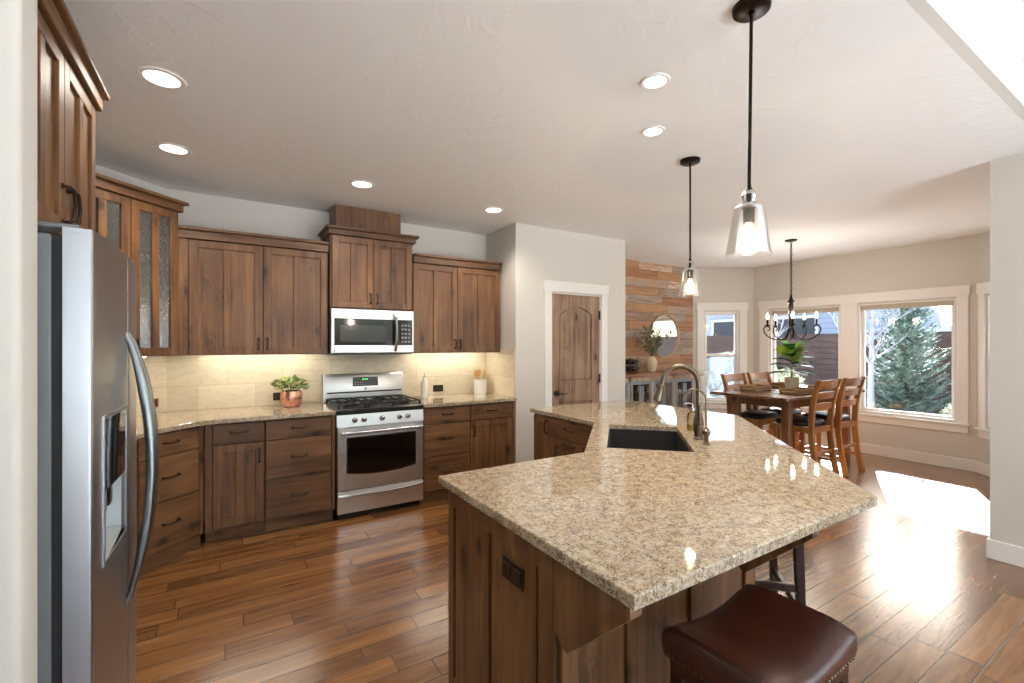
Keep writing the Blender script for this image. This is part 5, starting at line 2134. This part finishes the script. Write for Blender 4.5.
bx(bm, (0.04, 0.0, 0.02), (BWd - 0.04, 0.0195, 0.085), 0.002)
obj('carcass', bm, 'buffet_wood', bf)
bm = BM()
bx(bm, (-0.03, -0.03, BZ - 0.0445), (BWd + 0.03, dp, BZ), 0.004)
obj('top_board', bm, 'buffet_top', bf)
bm = BM()
bx(bm, (0.022, 0.03, 0.52), (BWd - 0.022, dp - 0.014, 0.538))
obj('shelf', bm, 'buffet_wood', bf)
for k in range(4):
    a = 0.04 + k * (BWd - 0.04) / 4
    b = a + (BWd - 0.04) / 4 - 0.04
    m2 = (a + b) / 2
    for (p0, p1, hx_) in ((a + 0.003, m2 - 0.0015, m2 - 0.022), (m2 + 0.0015, b - 0.003, m2 + 0.022)):
        bm = BM()
        st_ = 0.042
        bx(bm, (p0, -0.004, 0.09), (p0 + st_, 0.016, 0.952), 0.002)
        bx(bm, (p1 - st_, -0.004, 0.09), (p1, 0.016, 0.952), 0.002)
        bx(bm, (p0 + st_, -0.004, 0.09), (p1 - st_, 0.016, 0.09 + st_), 0.002)
        bx(bm, (p0 + st_, -0.004, 0.952 - st_), (p1 - st_, 0.016, 0.952), 0.002)
        d_ = obj('door', bm, 'buffet_blue', bf)
        bm = BM()
        bx(bm, (p0 + st_, 0.004, 0.09 + st_), (p1 - st_, 0.008, 0.952 - st_))
        obj('glass_pane', bm, 'pane', d_)
        bm = BM()
        tube(bm, [(hx_, -0.004, 0.90), (hx_, -0.022, 0.90)], 0.007, 8)
        lathe(bm, [(0, 0), (0.012, 0.002), (0.012, 0.008), (0, 0.012)], 10, (0, 0, 0), Matrix.Translation((hx_, -0.020, 0.90)) @ Matrix.Rotation(PI / 2, 4, 'X'))
        obj('knob', bm, 'bronze', d_)

mr = thing('wall_mirror', 'round mirror with thin wooden rim hung on the plank wall', 'mirror', (5.795, 4.8115, 1.60))
Rx = Matrix.Rotation(PI / 2, 4, 'X')
bm = BM()
lathe(bm, [(0.318, 0.001), (0.345, 0.001), (0.345, 0.032), (0.332, 0.036), (0.322, 0.030), (0.318, 0.014)], 48, (0, 0, 0), Rx)
obj('rim', bm, 'buffet_wood', mr)
bm = BM()
lathe(bm, [(0, 0.001), (0.3175, 0.001), (0.3175, 0.012), (0, 0.012)], 48, (0, 0, 0), Rx)
obj('mirror_glass', bm, 'mirror', mr)

vs_ = thing('vase', 'round cream vase of olive branches on the sideboard before the mirror', 'vase', (5.27, 4.60, BZ + 0.0005))
bm = BM()
lathe(bm, [(0, 0), (0.048, 0), (0.070, 0.035), (0.086, 0.11), (0.084, 0.155), (0.062, 0.20), (0.044, 0.215), (0.046, 0.228), (0.038, 0.228), (0.036, 0.20), (0.05, 0.17), (0, 0.03)], 28)
obj('body', bm, 'cream_stone', vs_)
rnd = random.Random(12)
bm, bm2 = BM(), BM()
for k in range(13):
    a = rnd.uniform(0, 2 * PI)
    tilt = rnd.uniform(0.1, 1.1)
    L = rnd.uniform(0.28, 0.46)
    dv2 = Vector((math.cos(a) * tilt, math.sin(a) * tilt * 0.45, 1)).normalized()
    pts = [Vector((0, 0, 0.10)), Vector((0, 0, 0.21)) + dv2 * 0.02]
    for j in range(1, 6):
        pts.append(pts[1] + dv2 * L * j / 5 + Vector((0.05 * math.cos(a), 0, -0.05)) * (j / 5) ** 2)
    tube(bm2, pts, [0.003] * 4 + [0.002] * 3, 5)
    for j in range(2, 7):
        for m3 in range(5):
            p = pts[j] + Vector((rnd.uniform(-.012, .012), rnd.uniform(-.012, .012), rnd.uniform(-.03, .03)))
            leaf_card(bm, p, dv2 * 0.6 + Vector((rnd.uniform(-1, 1), rnd.uniform(-.8, .8), rnd.uniform(-.4, .8))), (0, 0, 1), 0.075, 0.026)
obj('leaves', bm, 'leaf_olive', vs_, None, 0)
obj('branches', bm2, 'bark_dark', vs_)

wr = thing('wine_rack', 'small dark wine rack at the pantry end of the sideboard', 'rack', (4.84, 4.57, BZ + 0.0005))
bm = BM()
for xx in (-0.11, 0.03):
    bx(bm, (xx - 0.006, -0.07, 0.0), (xx + 0.006, 0.07, 0.008), 0.001)
    bx(bm, (xx - 0.006, -0.07, 0.008), (xx + 0.006, -0.058, 0.215), 0.001)
    bx(bm, (xx - 0.006, 0.058, 0.008), (xx + 0.006, 0.07, 0.215), 0.001)
    for z_ in (0.015, 0.112):
        bx(bm, (xx - 0.006, -0.058, z_), (xx + 0.006, 0.058, z_ + 0.008), 0.001)
obj('frame', bm, 'bronze', wr)
for lb, z_ in (('dark wine bottle lying in the lower tier of the rack', 0.0625), ('dark wine bottle lying in the upper tier of the rack', 0.1595)):
    w_ = thing('wine_bottle', lb, 'bottle', (4.84, 4.57, BZ + z_ + 0.0005))
    Mb = Matrix.Translation((-0.14, 0, 0)) @ Matrix.Rotation(PI / 2, 4, 'Y')
    bm = BM()
    lathe(bm, [(0, 0), (0.034, 0.0), (0.038, 0.006), (0.038, 0.18), (0.030, 0.205), (0.0145, 0.235), (0.0135, 0.275), (0, 0.275)], 20, (0, 0, 0), Mb)
    obj('body', bm, 'wine_glass', w_)
    bm = BM()
    lathe(bm, [(0, 0.2752), (0.0138, 0.2752), (0.0150, 0.30), (0.0150, 0.31), (0, 0.31)], 16, (0, 0, 0), Mb)
    obj('foil_cap', bm, 'gold_foil', w_)

pdl = thing('white_pedestal', 'slim white pedestal stand beside the sideboard under the narrow window', 'pedestal', (6.245, 4.52, 0))
bm = BM()
lathe(bm, [(0, 0.0), (0.11, 0.0), (0.11, 0.03), (0.085, 0.06), (0.07, 0.08), (0.062, 0.12), (0.058, 0.88), (0.068, 0.955), (0.075, 0.98), (0, 0.98)], 24)
obj('column', bm, 'white_trim', pdl)
bm = BM()
lathe(bm, [(0, 0.9802), (0.09, 0.9802), (0.118, 1.01), (0.128, 1.015), (0.128, 1.045), (0.122, 1.05), (0, 1.05)], 28)
obj('top_plate', bm, 'white_ceramic', pdl)
